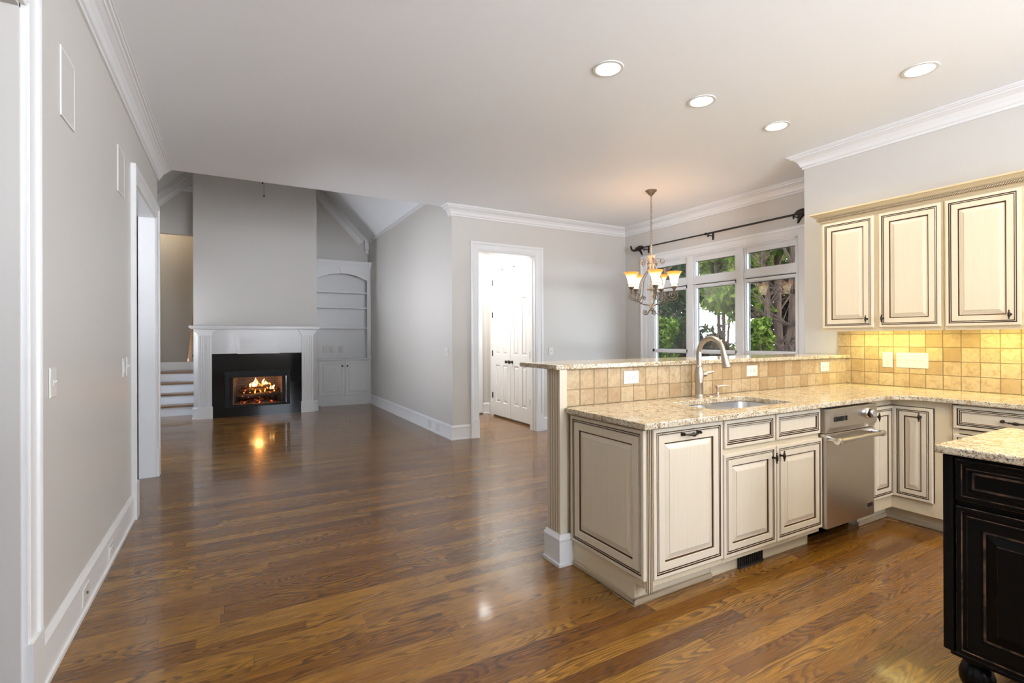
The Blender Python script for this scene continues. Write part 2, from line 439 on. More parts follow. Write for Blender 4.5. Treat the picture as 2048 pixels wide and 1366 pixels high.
MB().box(-1.69, XL-.125, 5.9, 6.03, 0, 3.2).build('wall_family_front', 'wall_paint', kind=S)
MB(frame((0, 6.03, 0), (1, 0, 0), (0, -1, 0))).prism([(-1.70, 3.06), (2.6, 3.06), (2.6, 3.17), (.452, 5.318), (-1.70, 3.17)], 0, .1).build('wall_family_header', 'wall_paint', kind=S)
# gable wall behind chimney and bookcase, open below z 3.13 over the stairs
MB(frame((0, 10.6, 0), (1, 0, 0), (0, -1, 0))).prism([(-.52, 0), (2.6, 0), (2.6, 3.17), (.452, 5.318), (-1.68, 3.19), (-1.68, 3.14), (-.52, 3.14)], 0, .12).build('wall_gable', 'wall_paint', kind=S)
MB(frame((0, 6.0, 0), (1, 0, 0), (0, 1, 0))).prism([(2.62, 3.148), (.452, 5.316), (.452, 5.48), (2.62, 3.31)], 0, 4.7).build('ceiling_slope_right', 'ceiling_paint', kind=S)
MB(frame((0, 6.0, 0), (1, 0, 0), (0, 1, 0))).prism([(-1.72, 3.144), (.452, 5.316), (.452, 5.48), (-1.72, 3.31)], 0, 4.7).build('ceiling_slope_left', 'ceiling_paint', kind=S)
# chimney breast with firebox opening
ch = MB().slab(-.52, 1.372, 0, 5.25, 9.65, 9.75, [(-.06, .90, .17, .74)], fy_)
ch.slab(9.75, 10.48, 0, 4.85, -.52, -.42, [], fx_).slab(9.75, 10.48, 0, 4.9, 1.272, 1.372, [], fx_)
ch.build('wall_chimney', 'wall_paint', kind=S)
# stairwell
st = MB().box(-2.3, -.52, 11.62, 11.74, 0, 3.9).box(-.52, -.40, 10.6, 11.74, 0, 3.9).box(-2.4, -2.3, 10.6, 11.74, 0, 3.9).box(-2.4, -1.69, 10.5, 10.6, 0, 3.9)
st.build('wall_stairwell', 'stairwell_dim_paint', kind=S)
MB().box(-2.4, -.4, 10.48, 11.74, 3.9, 4.0).build('ceiling_stairwell', 'ceiling_paint', kind=S)
MB().box(3.90, 4.02, 6.1, 7.9, 0, ZC).build('wall_hall_right', 'wall_paint', kind=S)
MB().box(XF+.12, 4.02, 7.8, 7.92, 0, ZC).build('wall_hall_back', 'wall_paint', kind=S)
# study behind the left wall
MB().slab(-2.7, 6.0, 0, ZC, -3.5, -3.62, [(3.2, 4.3, 1.1, 2.1)], fx_).build('wall_study_left', 'wall_paint', kind=S)
MB().box(-3.6, XL-.125, 5.9, 6.0, 0, ZC).build('wall_study_end', 'wall_paint', kind=S)

# (distance from wall, drop): rewritten so the moulding leans out towards the ceiling
CR = [(0, -.13), (.012, -.13), (.014, -.112), (.024, -.106), (.028, -.096), (.034, -.078), (.050, -.054), (.074, -.036), (.084, -.032), (.087, -.022), (.100, -.020), (.104, -.010), (.112, -.010), (.112, 0), (0, 0)]
def crown(name, path, z=ZC, mat='trim_white'):
    MB().sweep([(x, y, z) for x, y in path], (0, 0, 1), CR).build(name, mat, kind=S, smooth=False)
crown('trim_crown_left', [(XL, 6.045), (XL, -2.6)])
crown('trim_crown_right', [(XK, -2.6), (XK, YK), (XW, YK), (XW, YD), (XF, YD), (XF, 6.05)])
RK = [(-z*1.28, d*1.15) for d, z in CR]
MB().sweep([(2.43, 10.48, 3.336), (.452, 10.48, 5.314), (-1.55, 10.48, 3.312)], (0, -1, 0), RK).box(2.40, 2.478, 10.36, 10.48, 3.12, 3.33).box(2.42, 2.478, 10.40, 10.48, 3.04, 3.12).build('trim_rake', 'trim_white', kind=S)
MB().box(2.458, XF, 6.13, 10.48, 3.235, 3.275).box(2.448, XF, 6.13, 10.48, 3.265, 3.295).build('trim_eave', 'trim_white', kind=S)
BB = [(0, 0), (.022, 0), (.022, .018), (.014, .022), (.014, .15), (.018, .155), (.018, .165), (.010, .180), (.006, .19), (0, .19)]
def base(name, path, h=.19, mat='trim_white'):
    k = h/.19
    MB().sweep([(x, y, 0) for x, y in path], (0, 0, 1), [(a, b_*k if b_ > .03 else b_) for a, b_ in BB]).build(name, mat, kind=S)
base('baseboard_left', [(XL, 4.49), (XL, 2.415)])
base('baseboard_left_far', [(XL, 6.0), (XL, 5.915)])
base('baseboard_doorway', [(2.735, YD), (XF, YD), (XF, 10.2)], .185)
base('baseboard_doorway_right', [(XW, 3.2), (XW, YD), (3.845, YD)], .185)
base('baseboard_hall', [(3.90, 7.72), (3.90, 7.80), (3.80, 7.80)], .185)
base('baseboard_chimney_left', [(-.46, 9.65), (-.52, 9.65), (-.52, 10.2)], .19)
base('baseboard_chimney_right', [(1.372, 10.16), (1.372, 9.65), (1.30, 9.65)], .19)

CAS = [(0, 0), (0, .017), (.010, .020), (.016, .015), (.024, .019), (.080, .021), (.086, .029), (.098, .032), (.104, .030), (.115, .030), (.115, 0)]
def casing(name, pts, nrm, plinth=None):
    m_ = MB().sweep(pts, nrm, CAS)
    if plinth:
        for b_ in plinth: m_.box(*b_)
    m_.build(name, 'trim_white', kind=S)
# near and far cased openings in the left wall (normal +x)
casing('trim_opening_near', [(XL, .9, 0), (XL, .9, 2.44), (XL, 2.30, 2.44), (XL, 2.30, 0)], (1, 0, 0), [(XL, -.588, 2.298, 2.418, 0, .262), (XL, -.588, .782, .902, 0, .262)])
casing('trim_opening_far', [(XL, 4.60, 0), (XL, 4.60, 2.46), (XL, 5.80, 2.46), (XL, 5.80, 0)], (1, 0, 0), [(XL, -.588, 4.482, 4.602, 0, .262), (XL, -.588, 5.798, 5.918, 0, .262)])
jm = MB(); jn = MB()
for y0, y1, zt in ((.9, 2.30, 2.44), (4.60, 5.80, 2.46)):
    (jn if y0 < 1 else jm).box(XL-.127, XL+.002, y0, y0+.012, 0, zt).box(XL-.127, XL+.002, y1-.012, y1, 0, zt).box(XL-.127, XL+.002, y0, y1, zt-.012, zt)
jn.build('trim_jamb_near', 'wall_paint', kind=S)  # white jamb given the darker wall colour in place of its shade
jm.box(2.845, 2.857, YD-.002, YD+.137, 0, 2.455).box(3.723, 3.735, YD-.002, YD+.137, 0, 2.455).box(2.857, 3.723, YD-.002, YD+.137, 2.443, 2.455)
jm.box(2.857, 2.868, YD+.05, YD+.09, 0, 2.443).box(3.712, 3.723, YD+.05, YD+.09, 0, 2.443)
jm.build('trim_jambs', 'trim_white', kind=S)
casing('trim_doorway', [(2.845, YD, 0), (2.845, YD, 2.455), (3.735, YD, 2.455), (3.735, YD, 0)], (0, -1, 0), [(2.728, 2.848, YD-.034, YD, 0, .24), (3.732, 3.852, YD-.034, YD, 0, .24)])

# ------------------------------------------------------------------ dining window
k = 5.455/5.40
gz = lambda z: 1.3+(z-1.3)*k
cols = [(4.751, 5.305), (3.997, 4.577), (3.248, 3.831)]
rows = [(.50, 1.09), (1.14, 1.953), (2.113, 2.305)]
win = MB().slab(3.235, 5.50, .45, 2.40, 5.43, 5.48, [(a*k, b_*k, gz(c), gz(d)) for a, b_ in cols for c, d in rows], fx_)
win.box(5.402, 5.52, 3.235, 3.255, .45, 2.40).box(5.402, 5.52, 5.48, 5.50, .45, 2.40).box(5.402, 5.52, 3.235, 5.50, 2.38, 2.40).box(5.36, 5.52, 3.20, 5.53, .42, .455)
for y in (4.70, 3.945): win.box(5.395, 5.44, y-.045, y+.045, .45, 2.38).box(5.415, 5.44, y-.065, y+.065, .45, 2.38)
win.box(5.405, 5.44, 3.25, 5.49, 2.02, 2.075).box(5.418, 5.44, 3.25, 5.49, 2.0, 2.095)
for a, b_ in cols:
    for c, d in rows:
        if c > 2: continue
        A0, A1, B0, B1 = a*k, b_*k, gz(c), gz(d)
        win.box(5.418, 5.432, A0-.05, A0-.012, B0-.03, B1+.05).box(5.418, 5.432, A1+.012, A1+.05, B0-.03, B1+.05).box(5.418, 5.432, A0-.05, A1+.05, B1+.012, B1+.05)
wn = win.build('window_1', 'trim_white', kind=S)
for a, b_ in cols:
    for c, d in rows:
        MB().slab(a*k-.002, b_*k+.002, gz(c)-.002, gz(d)+.002, 5.464, 5.482, [(a*k+.005, b_*k-.005, gz(c)+.005, gz(d)-.005)], fx_).build('reveal_darkener', 'black_plastic', wn)  # dark strip added to cover the sash reveal that the sky lights up
        MB().box(5.458, 5.462, a*k-.01, b_*k+.01, gz(c)-.01, gz(d)+.01).build('pane', 'window_glass', wn)
casing('trim_window', [(XW, 3.235, .45), (XW, 3.235, 2.40), (XW, 5.50, 2.40), (XW, 5.50, .45)][::-1], (-1, 0, 0))

# ------------------------------------------------------------------ panel doors
def door_face(mb, w_, h_, ft, panels, rings):
    """flat door face (depth ft) with ring panels let in; panels = (a, b, w, h)"""
    holes = [(p[0], p[0]+p[2], p[1], p[1]+p[3]) for p in panels]
    mb.slab(0, w_, 0, h_, ft, 0, holes, lambda a, b, t: (a, b, t))
    for p in panels: mb.ring_panel(p[0], p[1], p[2], p[3], rings)
SIX = [(0, 0, 0), (0, .034, 0), (.008, .034, 0), (.016, .022, 0), (.022, .020, 0), (.050, .031, 0), (.052, .032, 0)]
for i, (ya, wd) in enumerate(((7.505, .60), (6.90, .60))):
    M = frame((3.888, ya, .03), (0, -1, 0), (-1, 0, 0))
    mb = MB(M)
    ps = []
    for a in (.095, .345):
        for b0, h0 in ((.21, .63), (1.0, .90), (2.0, .25)): ps.append((a, b0, .16, h0))
    door_face(mb, wd-.004, 2.385, .034, ps, SIX)
    d = mb.build('door_%d' % (i+1), 'trim_white', kind=S)
    kx = wd-.06 if i == 0 else .055
    MB(M).lathe([(.026, 0), (.026, .006), (.010, .010), (.009, .032), (.020, .036), (.027, .048), (.022, .060), (.0, .063)], (kx, .895, .034), 16).build('door_knob', 'oil_bronze', d, smooth=True)
    for zz in (.32, 1.02, 1.66, 2.20):
        hx = -.004 if i == 0 else wd+.002
        MB(M).box(hx-.010, hx+.010, zz-.045, zz+.045, .030, .042).lathe([(.0065, zz-.05), (.0065, zz+.05)], (0, 0, 0), 8, 0, Matrix.Translation((hx, 0, .044)) @ Matrix.Rotation(-H, 4, 'X')).build('hinge', 'oil_bronze', d)
    for zz in (2.33,):
        MB(M).box(.33 if i == 0 else .10, .37 if i == 0 else .14, 2.375, 2.387, .034, .046).build('latch', 'oil_bronze', d)
casing('trim_closet', [(3.90, 7.51, 0), (3.90, 7.51, 2.425), (3.90, 6.29, 2.425), (3.90, 6.29, 0)], (-1, 0, 0), [(3.866, 3.90, 7.508, 7.63, 0, .24)])
dd = MB(frame((2.95, 7.80, .02), (1, 0, 0), (0, -1, 0)))
door_face(dd, .84, 2.42, .03, [(.13, .2, .24, .75), (.47, .2, .24, .75), (.13, 1.1, .24, 1.1), (.47, 1.1, .24, 1.1)], SIX)
dd.build('door_3', 'trim_white', kind=S)

# ------------------------------------------------------------------ stairs
st = thing('staircase', (-1.1, 10.3, 0), 'white riser staircase with oak treads climbing left of the fireplace', 'staircase')
ys = [10.24, 10.50, 10.76]; RH = .176
for i, y in enumerate(ys):
    MB().box(-1.57, -.523, y, y+.02, i*RH, (i+1)*RH-.03).build('riser', 'trim_white', st)
    if i < 2: MB().box(-1.57, -.523, y-.03, ys[i+1], (i+1)*RH-.03, (i+1)*RH).build('tread', 'stair_oak', st, bevel=.008)
MB().prism([(-1.62, 10.73), (-.523, 10.73), (-.523, 11.03), (-1.62, 11.25)], 3*RH-.03, 3*RH).build('tread', 'stair_oak', st, bevel=.008)
MB().prism([(-1.62, 11.23), (-.523, 11.01), (-.523, 11.03), (-1.62, 11.25)], 3*RH, 4*RH-.03).build('riser', 'trim_white', st)
MB().prism([(-2.29, 11.34), (-1.62, 11.20), (-.523, 10.98), (-.523, 11.61), (-2.29, 11.61)], 4*RH-.03, 4*RH).build('tread', 'stair_oak', st, bevel=.008)
MB().box(-2.29, -.523, 11.60, 11.62, 4*RH, 4*RH+.16).build('baseboard_stairwell', 'trim_white', kind=S)
hr = thing('handrail', (-.60, 10.25, 1.0), 'brown wooden handrail rising beside the stairs left of the mantel', 'handrail')
P = [(-.60, 10.10, .96), (-.60, 10.17, .985), (-.60, 10.3, 1.06), (-.60, 11.2, 1.62), (-.60, 11.5, 1.80)]
MB().tube(P, [.034, .030, .028, .028, .028], 10).build('rail', 'stair_oak', hr, smooth=True)
MB().lathe([(.0, -.03), (.034, -.028), (.036, .0), (.030, .028), (0, .03)], (-.60, 10.10, .955), 14).build('end_cap', 'stair_oak', hr, smooth=True)
for y, z in ((10.35, 1.08), (11.15, 1.58)):
    MB().tube([(-.522, y, z-.07), (-.56, y, z-.07), (-.60, y, z-.02)], .007, 8).lathe([(.025, 0), (.02, .008)], (-.522, y, z-.07), 12, 0, Matrix.Rotation(-H, 4, 'Y')).build('bracket', 'oil_bronze', hr)

# ------------------------------------------------------------------ fireplace
fp = thing('fireplace_mantel', (.43, 9.62, 0), 'white fluted mantelpiece framing the fire in the far chimney wall', 'mantelpiece')
for x0, x1 in ((-.452, -.262), (1.108, 1.298)):
    w_ = x1-x0
    mb = MB(frame((x0, 9.646, 0), (1, 0, 0), (0, -1, 0)))
    pts = [(0, 0), (0, .078)]
    for i in range(5):
        c = .032+i*(w_-.064)/4
        pts += [(c-.009, .078), (c-.005, .068), (c+.005, .068), (c+.009, .078)]
    pts += [(w_, .078), (w_, 0)]
    m2 = MB(Matrix(((1, 0, 0, x0), (0, -1, 0, 9.646), (0, 0, 1, 0), (0, 0, 0, 1))))
    m2.prism(pts, .20, 1.37)
    m2.M = I4
    m2.box(x0-.012, x1+.012, 9.555, 9.646, 0, .19).box(x0-.006, x1+.006, 9.56, 9.646, .19, .20)
    for i, (o_, z0, z1) in enumerate(((.006, 1.36, 1.375), (.012, 1.375, 1.40), (.026, 1.40, 1.42), (.042, 1.42, 1.44), (.058, 1.44, 1.462))):
        m2.box(x0-o_, x1+o_, 9.568-o_, 9.646, z0, z1)
    m2.build('pilaster', 'trim_white', fp)
fr = MB().box(-.262, 1.108, 9.61, 9.646, 1.06, 1.47)
for o_, z0, z1 in ((.010, 1.395, 1.41), (.025, 1.41, 1.43), (.045, 1.43, 1.45), (.06, 1.45, 1.465)): fr.box(-.262, 1.108, 9.61-o_, 9.646, z0, z1)
fr.build('frieze', 'trim_white', fp)
M = frame((0, 9.61, 0), (1, 0, 0), (0, -1, 0))
ks = MB(M).prism([(.108, 1.055), (.757, 1.055), (.815, 1.38), (.88, 1.455), (-.02, 1.455), (.05, 1.38)], 0, .05)
ks.prism([(.16, 1.10), (.705, 1.10), (.745, 1.31), (.12, 1.31)], .05, .064, 0, [[(.178, 1.115), (.687, 1.115), (.722, 1.295), (.143, 1.295)]])
ks.build('keystone_panel', 'trim_white', fp)
MB().box(-.575, 1.41, 9.475, 9.647, 1.488, 1.52).box(-.555, 1.39, 9.49, 9.647, 1.47, 1.488).build('shelf', 'trim_white', fp, bevel=.004)
MB().slab(-.262, 1.108, 0, 1.06, 9.612, 9.648, [(-.082, .918, .16, .755)], fy_).build('surround', 'black_granite', fp)
fi = thing('firebox', (.42, 9.7, .16), 'black metal firebox with side mesh curtains inside the granite surround', 'firebox')
MB().slab(-.078, .914, .164, .751, 9.600, 9.70, [(-.022, .858, .185, .69)], fy_).build('frame', 'firebox_metal', fi)
MB().slab(-.022, .858, .655, .71, 9.607, 9.62, [], fy_).build('hood', 'firebox_metal', fi)
bx = MB().add([(-.022, 9.70, .19), (.858, 9.70, .19), (.70, 10.12, .19), (.14, 10.12, .19), (-.022, 9.70, .71), (.858, 9.70, .71), (.70, 10.12, .71), (.14, 10.12, .71)],
              [(0, 1, 2, 3), (4, 7, 6, 5), (1, 5, 6, 2), (2, 6, 7, 3), (3, 7, 4, 0)])
bx.build('lining', 'firebox_brick', fi)
for x0, x1 in ((-.020, .05), (.79, .856)):
    pts = []; n = 28
    for i in range(n+1):
        x = x0+(x1-x0)*i/n; pts.append((x, 9.640+.012*math.sin(i*1.6)))
    mb = MB()
    for i in range(n): mb.add([(pts[i][0], pts[i][1], .20), (pts[i+1][0], pts[i+1][1], .20), (pts[i+1][0], pts[i+1][1], .66), (pts[i][0], pts[i][1], .66)], [(0, 1, 2, 3)])
    mb.build('mesh_curtain', 'curtain_mesh', fi)
MB().tube([(.855, 9.605, .20), (.855, 9.605, .66)], .006, 8).build('pull_rod', 'chrome', fi, smooth=True)
gr = thing('fire_grate', (.42, 9.86, .19), 'black iron grate under the burning logs', 'grate')
gm = MB()
for i in range(7): gm.tube([(.14+i*.095, 9.76, .30), (.14+i*.095, 9.78, .245), (.14+i*.095, 9.98, .245), (.14+i*.095, 9.99, .29)], .008, 6)
gm.tube([(.12, 9.79, .238), (.74, 9.79, .238)], .008, 6).tube([(.12, 9.97, .238), (.74, 9.97, .238)], .008, 6)
for x in (.14, .72):
    for y in (9.79, 9.97): gm.tube([(x, y, .19), (x, y, .24)], .008, 6)
gm.build('bars', 'firebox_metal', gr)
lg = [((.10, 9.84, .300), (.76, 9.86, .335), .048, 'thickest charred log lying lowest on the grate'), ((.20, 9.95, .315), (.82, 9.93, .395), .040, 'charred log slanting up to the right behind the front log'),
      ((.14, 9.88, .400), (.70, 9.92, .425), .032, 'charred log bedded in flame in the middle of the stack'), ((.16, 9.93, .462), (.62, 9.86, .485), .026, 'thin charred log topmost of the burning stack')]
for a, b_, r, lab in lg:
    pa, pb = Vector(a), Vector(b_); pth = []; rs = []
    for i in range(9):
        t = i/8; p = pa.lerp(pb, t)+Vector((0, random.uniform(-.006, .006), random.uniform(-.007, .007))); pth.append(p); rs.append(r*random.uniform(.86, 1.08))
    MB().tube(pth, rs, 10).build('log', 'charred_log', smooth=True, label=lab, cat='log', group='logs burning in the fireplace', loc=tuple(pa))
MB().lathe([(.0, .0), (.30, .0), (.26, .03), (.12, .05), (0, .052)], (0, 0, 0), 20, 0, Matrix.Translation((.43, 9.88, .192)) @ Matrix.Diagonal((1.05, .42, 1, 1)), cap=False).build('ember_bed', 'ember_bed', label='glowing red embers and ash under the grate', cat='embers', kind='stuff', smooth=True)
fl = MB()
def flame(x, y, z, h_, w_, lean, mat):
    pth = []; rs = []
    for i in range(8):
        t = i/7; pth.append((x+lean*t*t+.012*math.sin(t*7+x*40)*t, y+.006*math.sin(t*9), z+h_*t)); rs.append(max(.0008, w_*(.55+1.3*t)*(1-t)**.9*1.1))
    fl.tube(pth, rs, 7, mat)
for i in range(18):
    x = random.gauss(.44, .14); h_ = random.uniform(.03, .075)*(1.2 if abs(x-.44) < .12 else .7)
    flame(x, random.uniform(9.83, 9.95), random.choice([.35, .42, .47])+random.uniform(-.01, .02), h_, random.uniform(.008, .018), random.uniform(-.02, .03), 1)
for x, h_ in ((.37, .15), (.40, .11), (.345, .09), (.50, .13), (.53, .09), (.56, .07), (.62, .055), (.665, .07), (.30, .05)):
    flame(x, 9.87, .475 if x < .6 else .42, h_, .017, .012, 0)
    flame(x+.006, 9.885, .46 if x < .6 else .41, h_*1.12, .023, .016, 1)
fl.build('flames', ['flame_core', 'flame_edge'], label='orange and yellow flames licking over the logs', cat='fire', kind='stuff', smooth=True)
lamp('fire_light', 'POINT', (.44, 9.80, .52), 2.2, (1, .38, .10), shadow_soft_size=.06)
gv = thing('gas_valve_key', (1.45, 9.93, 0), 'small chrome gas valve key by the floor right of the fireplace', 'valve')
MB().lathe([(.022, 0), (.022, .004), (.008, .008), (.006, .05), (0, .052)], (1.44, 9.98, 0), 12).build('flange', 'chrome', gv, smooth=True)
MB().tube([(1.44, 9.98, .045), (1.40, 9.94, .035), (1.48, 9.93, .03)], .005, 8).build('handle', 'iron_black', gv)

# ------------------------------------------------------------------ built-in bookcase
bk = thing('bookcase', (1.93, 10.3, 0), 'white built-in bookcase with arched top right of the fireplace', 'bookcase')
cb = MB().box(1.380, 2.474, 10.19, 10.475, .17, .885).box(1.380, 2.474, 10.18, 10.475, 0, .165).box(1.380, 2.474, 10.172, 10.19, .165, .18)
cb.build('base_cabinet', 'trim_white', bk)
MB().box(1.376, 2.476, 10.150, 10.475, .885, .915).build('counter', 'trim_white', bk, bevel=.005)
WR = [(0, 0, 0), (0, .016, 0), (.003, .018, 0), (.055, .018, 0), (.059, .010, 0), (.066, .010, 0), (.085, .016, 0), (.088, .016, 0)]
for x0, kx in ((1.478, .43), (1.968, .035)):
    M = frame((x0, 10.188, .195), (1, 0, 0), (0, -1, 0))
    d = MB(M).ring_panel(0, 0, .478, .672, WR).build('door', 'trim_white', bk)
    MB(M).lathe([(.009, 0), (.007, .012), (.016, .018), (.017, .026), (.0, .032)], (kx, .575, .018), 14).build('knob', 'iron_black', d, smooth=True)
MB().box(1.380, 1.398, 10.22, 10.475, .915, 2.69).box(2.456, 2.474, 10.22, 10.475, .915, 2.69).box(1.398, 2.456, 10.455, 10.475, .915, 2.69).box(1.398, 2.456, 10.22, 10.455, 2.66, 2.69).build('carcass', 'trim_white', bk)
ar = [(1.446+(2.402-1.446)*i/20, 2.46+.125*(1-((i/20)*2-1)**2)) for i in range(21)]
MB(frame((0, 10.22, 0), (1, 0, 0), (0, -1, 0))).prism([(1.380, .915), (1.446, .915)]+ar+[(2.402, .915), (2.474, .915), (2.474, 2.74), (1.380, 2.74)], 0, .02).build('face_frame', 'trim_white', bk)
MB(frame((0, 10.20, 0), (1, 0, 0), (0, -1, 0))).prism([(1.90, 2.585), (2.01, 2.585), (2.045, 2.70), (1.865, 2.70)], 0, .022).build('keystone', 'trim_white', bk)
cm = MB()
for o_, z0, z1 in ((.012, 2.70, 2.715), (.020, 2.715, 2.735), (.034, 2.735, 2.760), (.052, 2.760, 2.785), (.062, 2.785, 2.81), (.070, 2.81, 2.828)): cm.box(1.376, 2.476, 10.20-o_, 10.475, z0, z1)
cm.build('crown', 'trim_white', bk)
for z in (2.215, 1.912, 1.510): MB().box(1.398, 2.456, 10.225, 10.455, z-.012, z+.018).build('shelf', 'trim_white', bk, bevel=.003)

# ------------------------------------------------------------------ plates: switches and outlets
def plate(name, o, A, N, w_, h_, label, cat, kinds, group=None, vertical=True):
    """kinds: list of (a, b, 'toggle'|'rocker'|'duplex'|'blank'|'jack')"""
    M = frame(o, A, N)
    t = thing(name, tuple(Vector(o)+Vector(A)*w_/2), label, cat, group)
    MB(M).ring_panel(0, 0, w_, h_, [(0, 0, 0), (0, .0025, 0), (.004, .006, 0)]).build('cover_plate', 'white_plastic', t)
    for a, b_, kd in kinds:
        if kd == 'toggle':
            MB(M).box(a-.006, a+.006, b_-.012, b_+.012, .006, .0075, 0).build('switch_slot', 'tan_glaze' if 'dimmed' in label else 'white_plastic', t)
            MB(M).add([(a-.004, b_-.004, .006), (a+.004, b_-.004, .006), (a+.004, b_+.006, .006), (a-.004, b_+.006, .006), (a-.003, b_+.004, .018), (a+.003, b_+.004, .018), (a+.003, b_+.009, .016), (a-.003, b_+.009, .016)],
                      [(0, 1, 5, 4), (1, 2, 6, 5), (2, 3, 7, 6), (3, 0, 4, 7), (4, 5, 6, 7)]).build('toggle', 'white_plastic', t)
        elif kd == 'rocker':
            MB(M).box(a-.017, a+.017, b_-.034, b_+.034, .006, .0085).box(a-.015, a+.015, b_-.031, b_+.001, .0085, .0105).build('rocker', 'white_plastic', t)
        elif kd == 'duplex':
            for s_ in (-.5, .5):
                ca, cb2 = (a, b_+s_*.039) if vertical else (a+s_*.039, b_)
                MB(M).lathe([(.0165, .006), (.0165, .0085)], (0, 0, 0), 16, 0, Matrix.Translation((ca, cb2, 0))).build('receptacle', 'white_plastic', t)
                sl = MB(M)
                if vertical: sl.box(ca-.008, ca-.0055, cb2-.001, cb2+.008, .0084, .009).box(ca+.0055, ca+.008, cb2-.001, cb2+.007, .0084, .009).box(ca-.002, ca+.002, cb2-.010, cb2-.006, .0084, .009)
                else: sl.box(ca-.001, ca+.008, cb2-.008, cb2-.0055, .0084, .009).box(ca-.001, ca+.007, cb2+.0055, cb2+.008, .0084, .009).box(ca-.010, ca-.006, cb2-.002, cb2+.002, .0084, .009)
                sl.build('slots', 'slot_dark', t)
        elif kd == 'jack':
            MB(M).lathe([(.007, .006), (.006, .012)], (0, 0, 0), 10, 0, Matrix.Translation((a, b_, 0))).build('jack', 'slot_dark', t)
    return t
X_, Y_ = (1, 0, 0), (0, 1, 0); NX, NY = (-1, 0, 0), (0, -1, 0)
# tiled peninsula splash (faces -y): plates lie on their side
for x, lab in ((2.135, 'white duplex outlet in the peninsula tile left of the tap'), (3.33, 'white duplex outlet in the peninsula tile right of the tap'), (4.29, 'white duplex outlet in the peninsula tile near the wall corner')):
    plate('power_outlet', (x, 2.383, 1.010), X_, NY, .126, .082, lab, 'outlet', [(.063, .041, 'duplex')], 'outlets in the peninsula tiles', vertical=False)
plate('power_outlet', (4.683, 2.102, 1.051), NY, NX, .072, .124, 'white upright duplex outlet on the yellow-lit tile beside the four-gang switch', 'outlet', [(.036, .062, 'duplex')])
plate('light_switch', (4.683, 2.003, 1.052), NY, NX, .212, .122, 'wide white switch plate with four toggles on the tile under the cabinets', 'light switch', [(.033+i*.0475, .061, 'toggle') for i in range(4)])
plate('light_switch', (XK-.001, 2.603, 1.455), NY, NX, .072, .118, 'white switch plate half hidden behind the wall cabinet end', 'light switch', [(.036, .059, 'rocker')])
plate('light_switch', (3.952, YD-.001, 1.052), X_, NY, .078, .12, 'white single switch right of the hall doorway', 'light switch', [(.039, .06, 'toggle')])
plate('light_switch', (XF-.001, 6.215, 1.06), NY, NX, .118, .118, 'white double switch on the grey family room wall near its corner', 'light switch', [(.034, .059, 'toggle'), (.084, .059, 'rocker')])
for y, lab in ((6.82, 'pale outlet set in the baseboard, farther from the wall corner'), (6.51, 'pale outlet set in the baseboard, closer to the wall corner')):
    plate('power_outlet', (XF-.016, y, .035), NY, NX, .11, .105, lab, 'outlet', [(.055, .052, 'duplex')])
plate('light_switch', (XL+.001, 2.600, 1.07), Y_, (1, 0, 0), .078, .12, 'white single toggle switch beside the near left door casing', 'light switch', [(.039, .06, 'toggle')])
plate('light_switch', (XL+.001, 4.13, 1.055), Y_, (1, 0, 0), .075, .12, 'white rocker switch on the left wall, second before the far opening', 'light switch', [(.037, .06, 'rocker')])
plate('light_switch', (XL+.001, 4.27, 1.055), Y_, (1, 0, 0), .075, .128, 'white toggle switch on the left wall, nearest the far opening', 'light switch', [(.037, .062, 'toggle')])
plate('power_outlet', (XL+.015, 3.02, .050), Y_, (1, 0, 0), .125, .082, 'cable jack plate in the left baseboard with dark socket', 'outlet', [(.062, .045, 'jack')])
plate('power_outlet', (XL+.015, 3.60, .050), Y_, (1, 0, 0), .125, .082, 'white duplex outlet in the left baseboard beyond the jack plate', 'outlet', [(.062, .041, 'duplex')], vertical=False)
for x, kd, lab in ((1.60, 'rocker', 'leftmost of three white plates at the back of the bookcase'), (1.72, 'blank', 'middle one of three white plates at the back of the bookcase'), (1.90, 'duplex', 'rightmost of three white plates at the back of the bookcase')):
    plate('power_outlet', (x, 10.454, 1.03), X_, NY, .075, .12, lab, 'outlet', [(.037, .06, kd)] if kd != 'blank' else [], 'plates inside the bookcase')
# flush wall grilles on the left wall
for y0, lab in ((2.757, 'white outlined rectangle of a flush wall grille near the left door casing'), (3.985, 'white outlined rectangle of a flush wall grille near the far opening')):
    M = frame((XL+.001, y0, 2.245), Y_, (1, 0, 0)); t = thing('wall_grille', (XL, y0+.1, 2.25), lab, 'grille')
    MB(M).slab(0, .215, 0, .295, .005, 0, [(.010, .205, .010, .285)], lambda a, b, t_: (a, b, t_)).build('rim', 'trim_white', t)
    MB(M).box(.010, .205, .010, .285, 0, .004).build('face_panel', 'wall_paint', t)

# ------------------------------------------------------------------ kitchen doors and hardware
def DR(t, fw_=.070, raised=True, small=False):
    """cream raised-panel front with brown glaze in its grooves: (inset, depth, material)"""
    r = [(0, 0, 0), (0, t-.003, 0), (.003, t, 0), (.0185, t, 0), (.0192, t-.007, 1), (.0245, t-.007, 1), (.0252, t-.001, 0), (.0285, t-.001, 0), (.0292, t-.006, 1), (.0335, t-.006, 1), (.0350, t, 0)]
    if small:
        return r+[(fw_-.004, t, 0), (fw_-.003, t-.006, 1), (fw_-.0005, t-.007, 1), (fw_+.003, t-.008, 0), (fw_+.006, t-.008, 0)]
    r += [(fw_, t, 0), (fw_+.001, t-.004, 0), (fw_+.006, t-.006, 1), (fw_+.008, t-.009, 1), (fw_+.010, t-.010, 0)]
    if raised: r += [(fw_+.034, t-.002, 0), (fw_+.035, t-.001, 2), (fw_+.037, t, 0)]
    return r
CG = ['cream_glaze', 'brown_glaze', 'tan_glaze']
